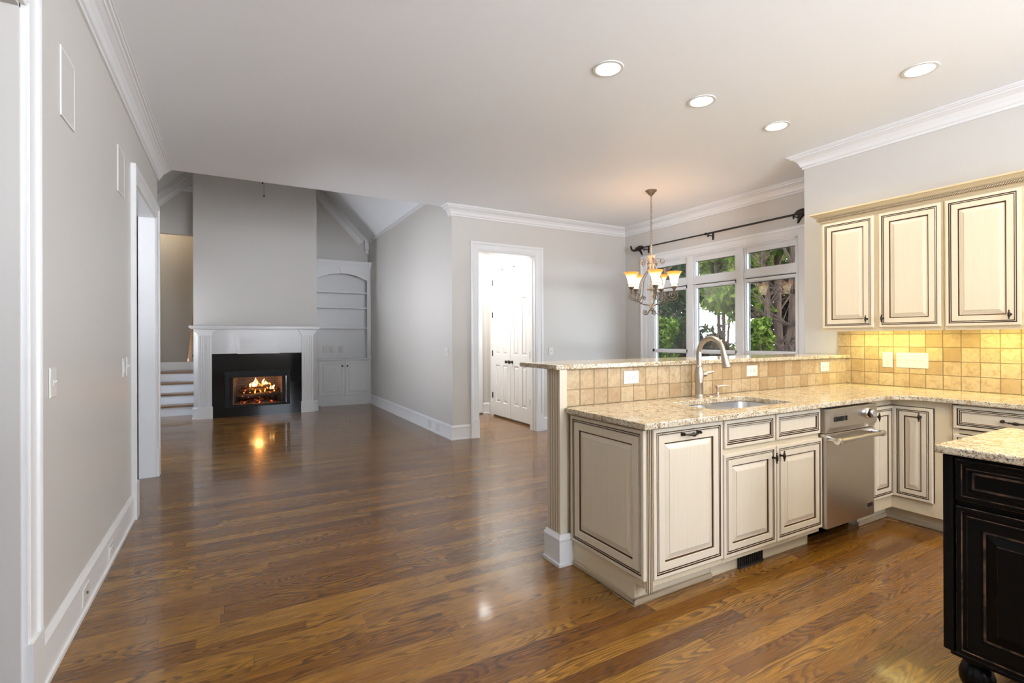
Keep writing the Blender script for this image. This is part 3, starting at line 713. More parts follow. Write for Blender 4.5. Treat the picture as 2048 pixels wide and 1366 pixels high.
def oval_knob(M, a, b_, t, parent):
    mb = MB(M)
    mb.lathe([(.009, t), (.006, t+.004), (.005, t+.018), (.008, t+.020)], (0, 0, 0), 12, 0, Matrix.Translation((a, b_, 0)))
    S_ = Matrix.Translation((a, b_, t+.025)) @ Matrix.Diagonal((.62, 1.9, .55, 1))
    mb.lathe([(.0, -.014), (.006, -.0125), (.0105, -.008), (.0125, 0), (.0105, .008), (.006, .0125), (0, .014)], (0, 0, 0), 14, 0, S_)
    mb.lathe([(.0, -.004), (.004, -.003), (.004, .003), (0, .004)], (0, 0, 0), 8, 0, Matrix.Translation((a, b_+.026, t+.025)))
    mb.lathe([(.0, -.004), (.004, -.003), (.004, .003), (0, .004)], (0, 0, 0), 8, 0, Matrix.Translation((a, b_-.026, t+.025)))
    return mb.build('knob', 'oil_bronze', parent, smooth=True)
def bar_pull(M, a, b_, t, L, parent):
    mb = MB(M); n = 18; pth = []; rs = []
    for i in range(n+1):
        u = i/n*2-1
        pth.append((a+u*L/2, b_-.004*(1-u*u), t+.026-.010*u*u)); q = abs(u)
        rs.append(.0075*math.exp(-(u/.26)**2)+.0036+(.0022 if .40 < q < .50 else 0)+(.002 if q > .93 else 0))
    mb.tube(pth, rs, 10)
    for s_ in (-1, 1):
        mb.tube([(a+s_*L/2*.97, b_, t), (a+s_*L/2*.97, b_, t+.017)], .005, 8)
        mb.lathe([(.011, 0), (.010, .004), (.006, .006)], (0, 0, 0), 12, 0, Matrix.Translation((a+s_*L/2*.97, b_, t)))
        mb.lathe([(0, -.009), (.006, -.007), (.009, 0), (.006, .007), (0, .009)], (0, 0, 0), 10, 0, Matrix.Translation((a+s_*L/2, b_, t+.016)))
    return mb.build('handle', 'oil_bronze', parent, smooth=True)

YF = 1.775                      # face frame of the peninsula run; fronts stand .020 proud
def front(parent, name, x0, x1, z0, z1, knob=None, pull=None, fwid=.066, small=False):
    M = frame((x0, YF, z0), (1, 0, 0), (0, -1, 0))
    d = MB(M).ring_panel(0, 0, x1-x0, z1-z0, DR(.020, .042 if small else fwid, True, small)).build(name, CG, parent)
    if knob: oval_knob(M, knob[0]-x0, knob[1]-z0, .020, d)
    if pull: bar_pull(M, pull[0]-x0, pull[1]-z0, .020, pull[2], d)
    return d
# waste pull-out cabinet with its end panel
cw = thing('base_cabinet', (1.99, 2.07, 0), 'cream cabinet at the peninsula end with tall pull-out front and panelled side', 'cabinet')
bm_ = MB().slab(1.720, 2.266, .10, .870, YF, YF+.02, [(1.79, 2.24, .15, .84)], fy_).box(1.720, 1.738, YF+.02, 2.378, .10, .870).box(1.720, 1.738, 1.845, 2.378, 0, .10).box(2.250, 2.266, YF+.02, 2.378, .10, .870).box(1.738, 2.25, 2.36, 2.378, .10, .87).box(1.738, 2.25, YF+.02, 2.36, .10, .118)
bm_.box(1.738, 2.266, 1.845, 1.863, 0, .10).box(1.722, 1.755, 1.757, YF, .085, .868)
bm_.build('body', 'cream_frame', cw, bevel=.0015)
MB().box(1.7235, 1.7265, 1.7545, 1.7575, .085, .868).box(1.7345, 1.7375, 1.7545, 1.7575, .085, .868).box(1.7455, 1.7485, 1.7545, 1.7575, .085, .868).build('corner_beading', 'brown_glaze', cw)
front(cw, 'pullout_front', 1.761, 2.259, .137, .861, pull=(2.01, .822, .115), fwid=.072)
M = frame((1.720, 2.342, .145), (0, -1, 0), (-1, 0, 0))
MB(M).ring_panel(0, 0, .580, .714, DR(.020, .075)).build('end_panel', CG, cw)
MB().box(1.704, 1.720, 1.829, 2.335, 0, .030).box(1.704, 2.266, 1.829, 1.845, 0, .030).build('shoe_moulding', 'tan_glaze', cw, bevel=.006)
# sink base
cs = thing('base_cabinet', (2.72, 2.07, 0), 'cream sink base cabinet with two false drawers over two doors', 'cabinet')
bm_ = MB().slab(2.268, 3.170, .10, .870, YF, YF+.02, [(2.30, 2.69, .15, .67), (2.74, 3.15, .15, .67), (2.30, 2.69, .73, .84), (2.74, 3.15, .73, .84)], fy_)
bm_.box(2.268, 2.284, YF+.02, 2.378, .10, .870).box(3.154, 3.170, YF+.02, 2.378, .10, .870).box(3.154, 3.170, 1.845, 2.378, 0, .10).box(2.284, 3.154, 2.36, 2.378, .10, .87).box(2.284, 3.154, YF+.02, 2.36, .10, .118).box(2.268, 3.154, 1.845, 1.863, 0, .10)
bm_.build('body', 'cream_frame', cs, bevel=.0015)
front(cs, 'drawer_front', 2.272, 2.707, .710, .859, small=True)
front(cs, 'drawer_front', 2.722, 3.159, .710, .859, small=True)
front(cs, 'door', 2.266, 2.714, .131, .681, knob=(2.682, .618))
front(cs, 'door', 2.722, 3.176, .131, .679, knob=(2.752, .622))
v = thing('floor_register', (2.6, 1.84, 0), 'black air register in the toe kick under the sink cabinet', 'vent')
mv = MB().box(2.489, 2.702, 1.832, 1.844, .004, .076)
for i in range(12): mv.box(2.50+i*.017, 2.506+i*.017, 1.826, 1.832, .012, .066)
mv.build('grille', 'black_plastic', v)
MB().box(2.485, 2.706, 1.828, 1.832, .066, .078).box(2.485, 2.706, 1.828, 1.832, .0, .012).build('rim', 'black_plastic', v)
# dishwasher
dw = thing('dishwasher', (3.465, 2.0, 0), 'stainless steel dishwasher with knob and tubular handle', 'dishwasher')
MB().box(3.178, 3.750, 1.80, 2.36, .12, .858).box(3.20, 3.73, 1.90, 2.3, .0, .12).box(3.176, 3.752, 1.90, 1.92, .0, .12).build('tub', 'black_plastic', dw)
MB().box(3.186, 3.748, 1.735, 1.799, .118, .702).build('door', 'stainless', dw, bevel=.003)
cpz = [(1.799, .706), (1.735, .706), (1.735, .712), (1.716, .742), (1.716, .858), (1.799, .858)]
MB(Matrix(((0, 0, 1, 3.186), (1, 0, 0, 0), (0, 1, 0, 0), (0, 0, 0, 1)))).prism(cpz, 0, .562).build('control_panel', 'stainless', dw, bevel=.002)
M = frame((3.186, 1.716, .706), (1, 0, 0), (0, -1, 0))
for i in range(6):
    a = .052+i*.0225+(.012 if i == 5 else 0)
    MB(M).box(a, a+.013, .072, .102, 0, .007).build('button', 'black_plastic', dw, bevel=.002)
for i in range(6):
    a = .052+i*.0225+(.012 if i == 5 else 0)
    MB(M).box(a+.002, a+.011, .110, .1125, 0, .0006).build('button_mark', 'slot_dark', dw)
kn = MB(M).lathe([(.036, 0), (.034, .010), (.030, .016)], (0, 0, 0), 28, 0, Matrix.Translation((.440, .098, 0))).build('dial_bezel', 'chrome', dw, smooth=True)
MB(M).lathe([(.028, .014), (.028, .030)], (0, 0, 0), 28, 0, Matrix.Translation((.440, .098, 0))).build('dial_ring', 'black_plastic', kn, smooth=True)
MB(M).lathe([(.027, .030), (.026, .040), (.022, .043), (0, .043)], (0, 0, 0), 28, 0, Matrix.Translation((.440, .098, 0))).box(.437, .443, .072, .124, .040, .052).build('dial_cap', 'chrome', kn)
M = frame((3.186, 1.735, .668), (1, 0, 0), (0, -1, 0))
hb = MB(M).tube([(.010, 0, .058), (.552, 0, .058)], .0145, 16)
hb.build('handle', 'stainless', dw, smooth=True)
for a in (.022, .540):
    MB(M).tube([(a, .004, -.001), (a, .004, .02), (a, .0, .058)], [.020, .0135, .018], 14).lathe([(.0195, -.016), (.0205, -.010), (.0205, .010), (.0195, .016)], (0, 0, 0), 16, 0, Matrix.Translation((a, 0, .058)) @ Matrix.Rotation(H, 4, 'Y')).build('handle_post', 'chrome', dw, smooth=True)
bd = MB(frame((3.650, 1.735, .176), (1, 0, 0), (0, -1, 0))).box(0, .074, 0, .030, 0, .003).build('badge', 'chrome', dw, bevel=.001)
MB(frame((3.650, 1.735, .176), (1, 0, 0), (0, -1, 0))).box(.002, .072, .002, .028, .003, .0036).build('badge_field', 'black_plastic', bd)
ft = bpy.data.curves.new('badge_lettering', 'FONT'); ft.body = 'VIKING'; ft.size = .0195; ft.extrude = .0004
to = bpy.data.objects.new('badge_lettering', ft); COL.objects.link(to); ft.materials.append(MATS['chrome'])
bpy.context.view_layer.update(); me_ = bpy.data.meshes.new_from_object(to.evaluated_get(bpy.context.evaluated_depsgraph_get())); bpy.data.objects.remove(to); to = bpy.data.objects.new('badge_lettering', me_); COL.objects.link(to)
to.parent = bd; to.location = (3.6535, 1.735-.0040, .1845); to.rotation_euler = (H, 0, 0)
# corner cabinet with its folding doors
XR = 4.070                      # face frame of the right hand run
cc = thing('corner_cabinet', (4.3, 2.0, 0), 'cream corner cabinet with two narrow doors meeting in the corner', 'cabinet')
bm_ = MB().box(3.758, 4.09, YF, YF+.02, .10, .190).box(3.758, 4.09, YF, YF+.02, .822, .870).box(3.758, 3.776, YF+.02, 2.378, .10, .87).box(3.758, 3.776, 1.845, 2.378, 0, .10).box(3.776, 4.69, 2.36, 2.378, .10, .87)
bm_.box(XR, XR+.02, 1.525, YF, .10, .190).box(XR, XR+.02, 1.525, YF, .822, .870).box(XR, XR+.02, 1.432, 1.525, .10, .870).box(XR+.02, 4.69, 1.45, 1.468, .10, .87)
bm_.box(3.776, 4.60, YF+.02, 2.36, .10, .118).box(XR+.02, 4.60, 1.468, YF+.02, .10, .118).box(3.776, 4.145, 1.845, 1.863, 0, .10).box(4.140, 4.158, 1.30, 1.863, 0, .10)
bm_.build('body', 'cream_frame', cc, bevel=.0015)
MB().box(3.752, 4.130, 1.829, 1.845, 0, .030).box(4.124, 4.140, 1.30, 1.845, 0, .030).build('shoe_moulding', 'tan_glaze', cc, bevel=.006)
M = frame((3.762, YF-.004, .193), (1, 0, 0), (0, -1, 0))
d = MB(M).ring_panel(0, 0, .288, .626, DR(.020, .060)).build('door', CG, cc); oval_knob(M, .040, .567, .020, d)
M = frame((XR-.004, 1.751, .193), (0, -1, 0), (-1, 0, 0))
d = MB(M).ring_panel(0, 0, .222, .626, DR(.020, .060)).build('door', CG, cc); oval_knob(M, .158, .567, .020, d)
# drawer base along the right wall
cdw = thing('base_cabinet', (4.38, 1.0, 0), 'cream drawer cabinet on the right wall, partly behind the dark island', 'cabinet')
bm_ = MB().box(XR, XR+.02, .30, 1.430, .10, .145).box(XR, XR+.02, .30, 1.430, .855, .870).box(XR, XR+.02, 1.395, 1.430, .10, .87).box(XR, XR+.02, .30, .34, .10, .87).box(XR, XR+.02, .34, 1.395, .68, .705)
bm_.box(XR+.02, 4.69, 1.412, 1.430, .10, .87).box(XR+.02, 4.69, .30, .318, .10, .87).box(4.66, 4.69, .318, 1.412, .10, .87).box(XR+.02, 4.66, .318, 1.412, .10, .118).box(4.140, 4.158, .30, 1.298, 0, .10)
bm_.build('body', 'cream_frame', cdw, bevel=.0015)
for z0, z1, sm in ((.714, .860, True), (.420, .674, False), (.135, .400, False)):
    M = frame((XR, 1.420, z0), (0, -1, 0), (-1, 0, 0))
    d = MB(M).ring_panel(0, 0, 1.07, z1-z0, DR(.020, .042 if sm else .055, True, sm)).build('drawer', CG, cdw)
    for a in (.30, .80): bar_pull(M, a, (z1-z0)/2, .020 if not sm else .014, .13, d)

# ------------------------------------------------------------------ pony wall, tiles, bar, worktop
MB().box(1.690, XK-.001, 2.402, 2.49, 0, 1.117).build('trim_pony_wall', 'wall_paint', kind=S)
ep = thing('peninsula_end_post', (1.67, 2.43, 0), 'cream fluted post closing the end of the raised bar wall', 'post')
pts = [(2.362, 1.690), (2.362, 1.640)]
for c in (2.388, 2.412, 2.437, 2.462): pts += [(c-.005, 1.640), (c-.002, 1.6455), (c+.002, 1.6455), (c+.005, 1.640)]
pts += [(2.492, 1.640), (2.492, 1.690)]
MB().prism([(x, y) for y, x in pts][::-1], .18, 1.117).box(1.690, 1.716, 2.380, 2.402, .0, .872).box(1.64, 1.69, 2.362, 2.492, 0, .18).build('fluted_board', 'cream_glaze', ep)
gm = MB()
for c in (2.388, 2.412, 2.437, 2.462): gm.box(1.6395, 1.6465, c-.0022, c+.0022, .18, 1.117)
gm.build('glaze_lines', 'tan_glaze', ep)
MB().sweep([(1.722, 2.361, 0), (1.639, 2.361, 0), (1.639, 2.493, 0), (1.70, 2.493, 0)], (0, 0, 1), [(a, b2*.93) for a, b2 in BB]).build('plinth', 'trim_white', ep)
base('baseboard_bar', [(1.70, 2.49), (XK, 2.49)], .18)

def tile_field(name, M, cells, label=None):
    mb = MB(M); r = random.Random(3)
    for (a0, a1, b0, b1) in cells:
        g = .0022; j = lambda: r.uniform(-.0007, .0007); t = .008+r.uniform(-.0006, .0006)
        a0_, a1_, b0_, b1_ = a0+g+j(), a1-g+j(), b0+g+j(), b1-g+j()
        if a1_-a0_ < .004 or b1_-b0_ < .004: continue
        q = .0028
        P0 = [(a0_, b0_, 0), (a1_, b0_, 0), (a1_, b1_, 0), (a0_, b1_, 0)]
        P1 = [(a0_, b0_, t-q), (a1_, b0_, t-q), (a1_, b1_, t-q), (a0_, b1_, t-q)]
        P2 = [(a0_+q, b0_+q, t), (a1_-q, b0_+q, t), (a1_-q, b1_-q, t), (a0_+q, b1_-q, t)]
        F = [(i, (i+1) % 4, (i+1) % 4+4, i+4) for i in range(4)]+[(i+4, (i+1) % 4+4, (i+1) % 4+8, i+8) for i in range(4)]+[(8, 9, 10, 11), (3, 2, 1, 0)]
        mb.add(P0+P1+P2, F)
    return mb
p = .1053
T = thing('tile_backsplash', (3.2, 2.395, .9), 'tan stone tiles on the low wall between worktop and raised bar', 'backsplash')
cells = []
x = 1.695
while x < 4.66:
    x1 = min(x+p, 4.690); cells += [(x, x1, .898, .898+.0975), (x, x1, .9955, .9955+.121)]
    x += p
M = frame((0, 2.393, 0), (1, 0, 0), (0, -1, 0))
tile_field('t', M, cells).build('tiles', 'travertine', T, weld=False)
MB().box(1.691, 4.698, 2.3885, 2.4015, .898, 1.117).build('grout_bed', 'grout', T)
T = thing('tile_backsplash', (4.69, 1.5, .9), 'yellow-lit tan stone tiles on the wall below the wall cabinets', 'backsplash')
cells = []
ys_ = [-2.452, -2.346]+[-2.346+p*1.02*i for i in range(1, 26)]
for i in range(len(ys_)-1):
    zz = .900
    for j in range(5):
        z1 = min(zz+p*1.0, 1.352); cells.append((ys_[i], ys_[i+1], zz, z1)); zz = z1
M = frame((XK-.009, 0, 0), (0, -1, 0), (-1, 0, 0))
tile_field('t', M, cells).build('tiles', 'travertine', T, weld=False)
MB().box(XK-.012, XK-.001, -.18, 2.449, .899, 1.353).build('grout_bed', 'grout', T)

# L-shaped worktop with rounded inner corner and sink cut-out
HOLE = rrect(2.345, 3.045, 1.845, 2.215, .06, 6)
IC = (3.86, 1.55); rr_ = .168
outer = [(1.672, 1.722)]+[(IC[0]+rr_*math.cos(a), IC[1]+rr_*math.sin(a)) for a in [math.pi/2-math.pi/2*i/10 for i in range(11)]]
outer += [(4.028, -.35), (4.688, -.35), (4.688, 2.386), (1.722, 2.386), (1.722, 2.360), (1.672, 2.360)]
wt = MB().prism(outer, .870, .900, 0, [HOLE]).build('countertop', 'granite', label='L-shaped speckled granite worktop around the sink and along the wall', cat='countertop', loc=(3, 2, .87))
def bev(o, wd=.004, seg=3):
    bm = bmesh.new(); bm.from_mesh(o.data)
    bmesh.ops.dissolve_limit(bm, angle_limit=.01, verts=bm.verts, edges=bm.edges)
    es = [e for e in bm.edges if len(e.link_faces) == 2 and e.calc_face_angle(0) > 1.0 and abs(e.verts[0].co.z-e.verts[1].co.z) < 1e-5]
    bmesh.ops.bevel(bm, geom=es, offset=wd, segments=seg, affect='EDGES', profile=.5)
    bm.to_mesh(o.data); bm.free()
bev(wt)
bt = MB().prism([(1.612, 2.352), (4.690, 2.352), (4.690, YK+.002), (4.80, YK+.002), (4.80, 2.785), (1.622, 2.785)], 1.118, 1.146).build('bar_countertop', 'granite', label='long speckled granite bar top on the raised peninsula wall', cat='countertop', loc=(3, 2.55, 1.118))
bev(bt, .006)

# sink
sk = thing('sink', (2.70, 2.03, .70), 'stainless steel double bowl sink set under the granite', 'sink')
def bowl(x0, x1, y0, y1, z0, z1, r):
    mb = MB(); L0 = rrect(x0, x1, y0, y1, r, 6); L1 = rrect(x0+.012, x1-.012, y0+.012, y1-.012, r, 6); L2 = rrect(x0+.035, x1-.035, y0+.035, y1-.035, r*.7, 6); n = len(L0)
    pts = [(a, b2, z1) for a, b2 in L0]+[(a, b2, z0+.03) for a, b2 in L1]+[(a, b2, z0) for a, b2 in L2]
    fs = [(i, (i+1) % n, (i+1) % n+n, i+n) for i in range(n)]+[(i+n, (i+1) % n+n, (i+1) % n+2*n, i+2*n) for i in range(n)]+[tuple(range(2*n, 3*n))]
    return mb.add(pts, fs)
bowl(2.352, 2.640, 1.852, 2.208, .700, .866, .07).build('bowl', 'sink_steel', sk, smooth=True)
bowl(2.660, 3.038, 1.852, 2.208, .660, .866, .09).build('bowl', 'sink_steel', sk, smooth=True)
MB().prism(rrect(2.335, 3.055, 1.835, 2.225, .06), .864, .8695, 0, [rrect(2.352, 2.640, 1.852, 2.208, .07, 6), rrect(2.660, 3.038, 1.852, 2.208, .09, 6)]).build('rim', 'sink_steel', sk)
for x, z in ((2.50, .70), (2.85, .66)): MB().lathe([(.042, .001), (.040, .004), (.020, .002), (0, .002)], (x, 2.03, z), 20).build('drain', 'chrome', sk, smooth=True)
# faucet
fx, fy = 2.722, 2.300
fc = thing('kitchen_faucet', (fx, fy, .90), 'brushed nickel gooseneck tap with side lever behind the sink', 'faucet')
prof = [(.034, 0), (.034, .006), (.029, .010), (.028, .020), (.026, .023), (.027, .030), (.026, .095), (.0285, .099), (.0285, .103), (.029, .125), (.030, .150), (.027, .180), (.021, .205), (.022, .209), (.0185, .213), (.018, .24)]
MB().lathe(prof, (fx, fy, .90), 28).build('body', 'brushed_nickel', fc, smooth=True)
dv = Vector((-.06, -1, 0)).normalized(); R_ = .100; pth = [Vector((fx, fy, 1.12)), Vector((fx, fy, 1.19))]
for i in range(19):
    a = math.pi-(math.pi-.16)*i/18; pth.append(Vector((fx, fy, 1.195))+dv*(R_+R_*math.cos(a))+Vector((0, 0, R_*math.sin(a))))
end = pth[-1]; t_ = (pth[-1]-pth[-2]).normalized()
MB().tube(pth, [.0175]*2+[.0165]*17+[.0155, .0150], 16).build('spout', 'brushed_nickel', fc, smooth=True)
MB().tube([end-t_*.002, end+t_*.002, end+t_*.006, end+t_*.012, end+t_*.10, end+t_*.105], [.0175, .0185, .0175, .0165, .0275, .0245], 18).build('spray_head', 'brushed_nickel', fc, smooth=True)
ha = Vector((1, -.15, 0)).normalized(); hb_ = Vector((fx, fy, 1.055))
lv = MB().tube([hb_, hb_+ha*.055], .0175, 16).tube([hb_+ha*.034, hb_+ha*.038], .0185, 16)
lv.tube([hb_+ha*.05+Vector((0, 0, .004)), hb_+ha*.085+Vector((0, 0, .010)), hb_+ha*.115+Vector((0, 0, .014)), hb_+ha*.125+Vector((0, 0, .016))], [.008, .0085, .0095, .008], 12)
lv.build('lever', 'brushed_nickel', fc, smooth=True)
sd = thing('soap_dispenser', (2.925, 2.315, .90), 'small nickel soap dispenser pump right of the tap', 'soap dispenser')
MB().lathe([(.020, 0), (.020, .005), (.013, .009), (.012, .020), (.008, .024), (.0085, .050), (.014, .056), (.014, .068), (.010, .073), (0, .074)], (2.925, 2.315, .90), 18).build('pump', 'brushed_nickel', sd, smooth=True)
MB().tube([(2.925, 2.315, .962), (2.955, 2.300, .968), (2.985, 2.285, .968), (3.010, 2.273, .958)], [.006, .005, .0045, .004], 10).build('nozzle', 'brushed_nickel', sd, smooth=True)
MB().lathe([(.024, 0), (.024, .004), (.018, .008), (.006, .010), (0, .010)], (2.845, 2.315, .90), 20).build('hole_cover', 'brushed_nickel', label='small round nickel cap between the tap and the soap dispenser', cat='cap', smooth=True)

# ------------------------------------------------------------------ wall cabinets
UX = 4.390
def wall_cab(y1, y0, doors, label):
    t = thing('wall_cabinet', (4.54, (y0+y1)/2, 1.36), label, 'cabinet')
    MB().slab(y0, y1, 1.355, 2.262, UX, UX+.02, [(d[1]+.03, d[0]-.03, 1.40, 2.22) for d in doors], fx_).box(UX+.02, 4.699, y0, y0+.018, 1.355, 2.262).box(UX+.02, 4.699, y1-.018, y1, 1.355, 2.262).box(UX+.02, 4.699, y0+.018, y1-.018, 1.372, 1.388).box(UX+.02, 4.699, y0+.018, y1-.018, 2.244, 2.262).build('body', 'cream_frame', t, bevel=.001)
    MB().box(UX+.001, UX+.0195, y0+.005, y1-.005, 1.345, 1.3555).build('light_rail', 'cream_frame', t)
    for (ya, yb, kn_) in doors:
        M = frame((UX, ya, 1.373), (0, -1, 0), (-1, 0, 0))
        d = MB(M).ring_panel(0, 0, ya-yb, .875, DR(.020, .068)).build('door', CG, t)
        if kn_: oval_knob(M, ya-kn_, .068, .020, d)
wall_cab(2.430, 1.587, [(2.406, 2.024, 2.068), (1.985, 1.600, 1.957)], 'cream wall cabinet nearest the window with two glazed-edge doors')
wall_cab(1.585, .740, [(1.572, 1.186, 1.236), (1.145, .76, 1.10)], 'cream wall cabinet at the picture edge with one wide door showing')
wall_cab(.738, -.10, [(.725, .34, .38), (.30, -.085, .26)], 'cream wall cabinet farthest from the window, beyond the picture edge') if False else None
ct = thing('cabinet_cornice', (4.5, 1.6, 2.25), 'tan cornice with rope carving along the top of the wall cabinets', 'cornice')
prof = [(0, 0), (.006, 0), (.006, .012), (.018, .016), (.018, .038), (.022, .041), (.030, .046), (.040, .058), (.052, .068), (.060, .070), (.060, .082), (0, .082)]
MB().sweep([(4.699, 2.432, 2.262), (4.386, 2.432, 2.262), (4.386, .74, 2.262)][::-1], (0, 0, 1), prof).build('moulding', 'cornice_tan', ct)
MB().sweep([(4.386, 2.432, 2.262), (4.386, .74, 2.262)][::-1], (0, 0, 1), [(.0175, .017), (.0190, .017), (.0190, .037), (.0175, .037)]).build('rope_ground', 'brown_glaze', ct)
rp = MB(); y = 2.445; i = 0
while y > .745:
    rp.tube([(4.366, y+.007, 2.281), (4.3635, y, 2.289), (4.366, y-.007, 2.297)], [.0035, .0055, .0035], 6); y -= .0128
rp.build('rope_carving', 'tan_glaze', ct, smooth=True)
for y0, y1, lab in ((1.69, 2.32, 'glowing light strip under the wall cabinet nearest the window'), (.85, 1.50, 'glowing light strip under the wall cabinet at the picture edge')):
    t = thing('under_cabinet_light', (4.47, y0, 1.35), lab, 'light')
    MB().box(4.445, 4.50, y0, y1, 1.352, 1.371).build('housing', 'white_plastic', t)
    MB().box(4.450, 4.495, y0+.01, y1-.01, 1.347, 1.352).build('diffuser', 'strip_glow', t)
    lamp('strip_light', 'AREA', (4.50, (y0+y1)/2, 1.344), 1.6, (1, .87, .25), (0, math.radians(-18), 0), shape='RECTANGLE', size=.05, size_y=y1-y0)

# ------------------------------------------------------------------ island
isl = thing('kitchen_island', (2.62, 0, 0), 'black rubbed-edge kitchen island in the right foreground', 'island')
IX = 2.300
MB().box(IX+.018, 2.92, -1.0, .815, .150, .870).build('body', 'black_paint', isl, bevel=.002)
for x in (IX-.004, 2.89): MB().box(x, x+.055, .806, .838, .150, .868).build('corner_post', 'black_paint', isl, bevel=.006)
BR = [(0, 0, 0), (0, .015, 0), (.002, .0175, 1), (.004, .018, 0), (.016, .018, 0), (.018, .014, 1), (.020, .013, 0), (.030, .013, 0), (.032, .016, 1), (.0345, .017, 0)]
def BRr(fw_, raised): return BR+[(fw_, .017, 0), (fw_+.003, .006, 0), (fw_+.010, .006, 1), (fw_+.013, .006, 0)]+([(fw_+.042, .014, 0), (fw_+.043, .016, 1), (fw_+.0455, .0165, 0)] if raised else [])
for ya in (.800, .30, -.20):
    M = frame((IX+.016, ya, .708), (0, -1, 0), (-1, 0, 0)); d = MB(M).ring_panel(0, 0, .47, .148, BRr(.040, False)).build('drawer', ['black_paint', 'rubbed_edge'], isl); oval_knob(M, .235, .074, .012, d)
    M = frame((IX+.016, ya, .152), (0, -1, 0), (-1, 0, 0)); d = MB(M).ring_panel(0, 0, .47, .534, BRr(.070, True)).build('door', ['black_paint', 'rubbed_edge'], isl); oval_knob(M, .435, .45, .018, d)
MB().box(IX+.004, 2.93, -1.01, .82, .134, .152).build('plinth_rail', 'black_paint', isl, bevel=.006)
for x, y in ((2.37, .765), (2.87, .765), (2.37, -.94), (2.87, -.94)):
    MB().lathe([(.022, 0), (.036, .012), (.050, .045), (.052, .070), (.042, .100), (.030, .112), (.046, .120), (.046, .134)], (x, y, 0), 24).build('bun_foot', 'black_paint', isl, smooth=True)
it = MB().prism(rrect(2.272, 2.970, -1.05, .856, .012, 3), .871, .901).build('countertop', 'granite', label='granite slab on top of the black island', cat='countertop', loc=(2.6, 0, .871)); bev(it, .007)

# ------------------------------------------------------------------ recessed lights
def downlight(x, y, z, label, on=True, group=None):
    t = thing('recessed_light', (x, y, z), label, 'ceiling light', group)
    MB().lathe([(.098, 0), (.096, -.005), (.078, -.006), (.072, .001), (.072, .004)], (x, y, z-.0005), 32, cap=False).build('trim_ring', 'white_plastic', t, smooth=True)
    MB().lathe([(.072, -.001), (.0, -.001)], (x, y, z), 32, cap=False).build('bulb_face', 'downlight_glow', t)
    return t
for x, y, lab in ((2.084, 2.455, 'round recessed ceiling light, the farthest left of four'), (2.958, 2.467, 'round recessed ceiling light, middle one of the far row'),
                  (3.838, 2.467, 'round recessed ceiling light nearest the chandelier'), (3.831, 1.502, 'round recessed ceiling light closest to the wall cabinets')):
    downlight(x, y, ZC, lab)
for x, y in ((2.084, 2.455), (2.958, 2.467), (3.838, 2.467), (3.831, 1.502), (2.95, .45), (3.83, .45), (1.6, -.9), (2.95, -.9)):
    lamp('downlight', 'SPOT', (x, y, ZC-.02), DOWN*(2.2 if 0 < y < 1 and x < 3 else 1.1 if 0 < y < 1 else .5 if y == 1.502 else 1), WARM if y > 1 else (1, .76, .44), shadow_soft_size=.07, spot_size=math.radians(140), spot_blend=.6)
lamp('hall_light', 'AREA', (3.1, 6.95, 2.96), 31, (1, .98, .95), shape='DISK', size=.9)
lamp('stairwell_light', 'POINT', (-1.3, 11.0, 3.6), 9, (1, .80, .52), shadow_soft_size=.12)
for x, y in ((-.2, 7.2), (1.7, 7.2), (-.2, 9.0), (1.7, 9.0)): pass

# ------------------------------------------------------------------ chandelier
cx, cy_ = 4.245, 4.255
cn = thing('chandelier', (cx, cy_, ZC), 'scrolled antique silver chandelier with lit bell glass shades by the window', 'chandelier')
MB().lathe([(0, 0), (.066, 0), (.064, -.008), (.052, -.020), (.036, -.038), (.026, -.052), (.012, -.060), (.008, -.070), (0, -.072)], (cx, cy_, ZC), 24).build('canopy', 'antique_silver', cn, smooth=True)
chn = MB(); z = 2.935; i = 0
while z > 2.36:
    M = Matrix.Translation((cx, cy_, z-.017)) @ Matrix.Rotation(H*(i % 2), 4, 'Z')
    ring = [M @ Vector((.0085*math.cos(a), 0, .020*math.sin(a))) for a in [2*math.pi*j/12 for j in range(13)]]
    chn.tube(ring, .0022, 6, cap=False); z -= .0335; i += 1
chn.build('chain', 'antique_silver', cn, smooth=True)
MB().tube([(cx, cy_, 2.95), (cx+.004, cy_, 2.7), (cx-.003, cy_, 2.5), (cx, cy_, 2.34)], .003, 6).build('cord', 'gilt_cream', cn)
MB().lathe([(.0, 2.37), (.011, 2.365), (.008, 2.35), (.009, 2.25), (.012, 2.245), (.046, 2.245), (.042, 2.237), (.028, 2.205), (.020, 2.175), (.017, 2.155), (.034, 2.148), (.036, 2.140), (.028, 2.115), (.022, 2.08), (.026, 2.072), (.012, 2.06), (.010, 1.87), (.016, 1.865), (.055, 1.862), (.052, 1.852), (.018, 1.845), (.010, 1.83), (.010, 1.70), (.018, 1.69), (.030, 1.665), (.024, 1.648), (.014, 1.635), (.018, 1.62), (0, 1.60)][::-1], (cx, cy_, 0), 24).build('stem', 'gilt_cream', cn, smooth=True)
MB().lathe([(0, 1.538), (.007, 1.545), (.011, 1.555), (.007, 1.567), (0, 1.60)], (cx, cy_, 0), 8).build('crystal_drop', 'crystal', cn)
def spiral(c, r0, r1, a0, turns, n):
    return [(c[0]+(r0+(r1-r0)*i/n)*math.cos(a0+turns*2*math.pi*i/n), c[1]+(r0+(r1-r0)*i/n)*math.sin(a0+turns*2*math.pi*i/n)) for i in range(n+1)]
def bez(p0, p1, p2, p3, n=10): return [tuple((1-t)**3*a+3*(1-t)**2*t*b+3*(1-t)*t*t*c+t**3*d for a, b, c, d in zip(p0, p1, p2, p3)) for t in [i/n for i in range(n+1)]]
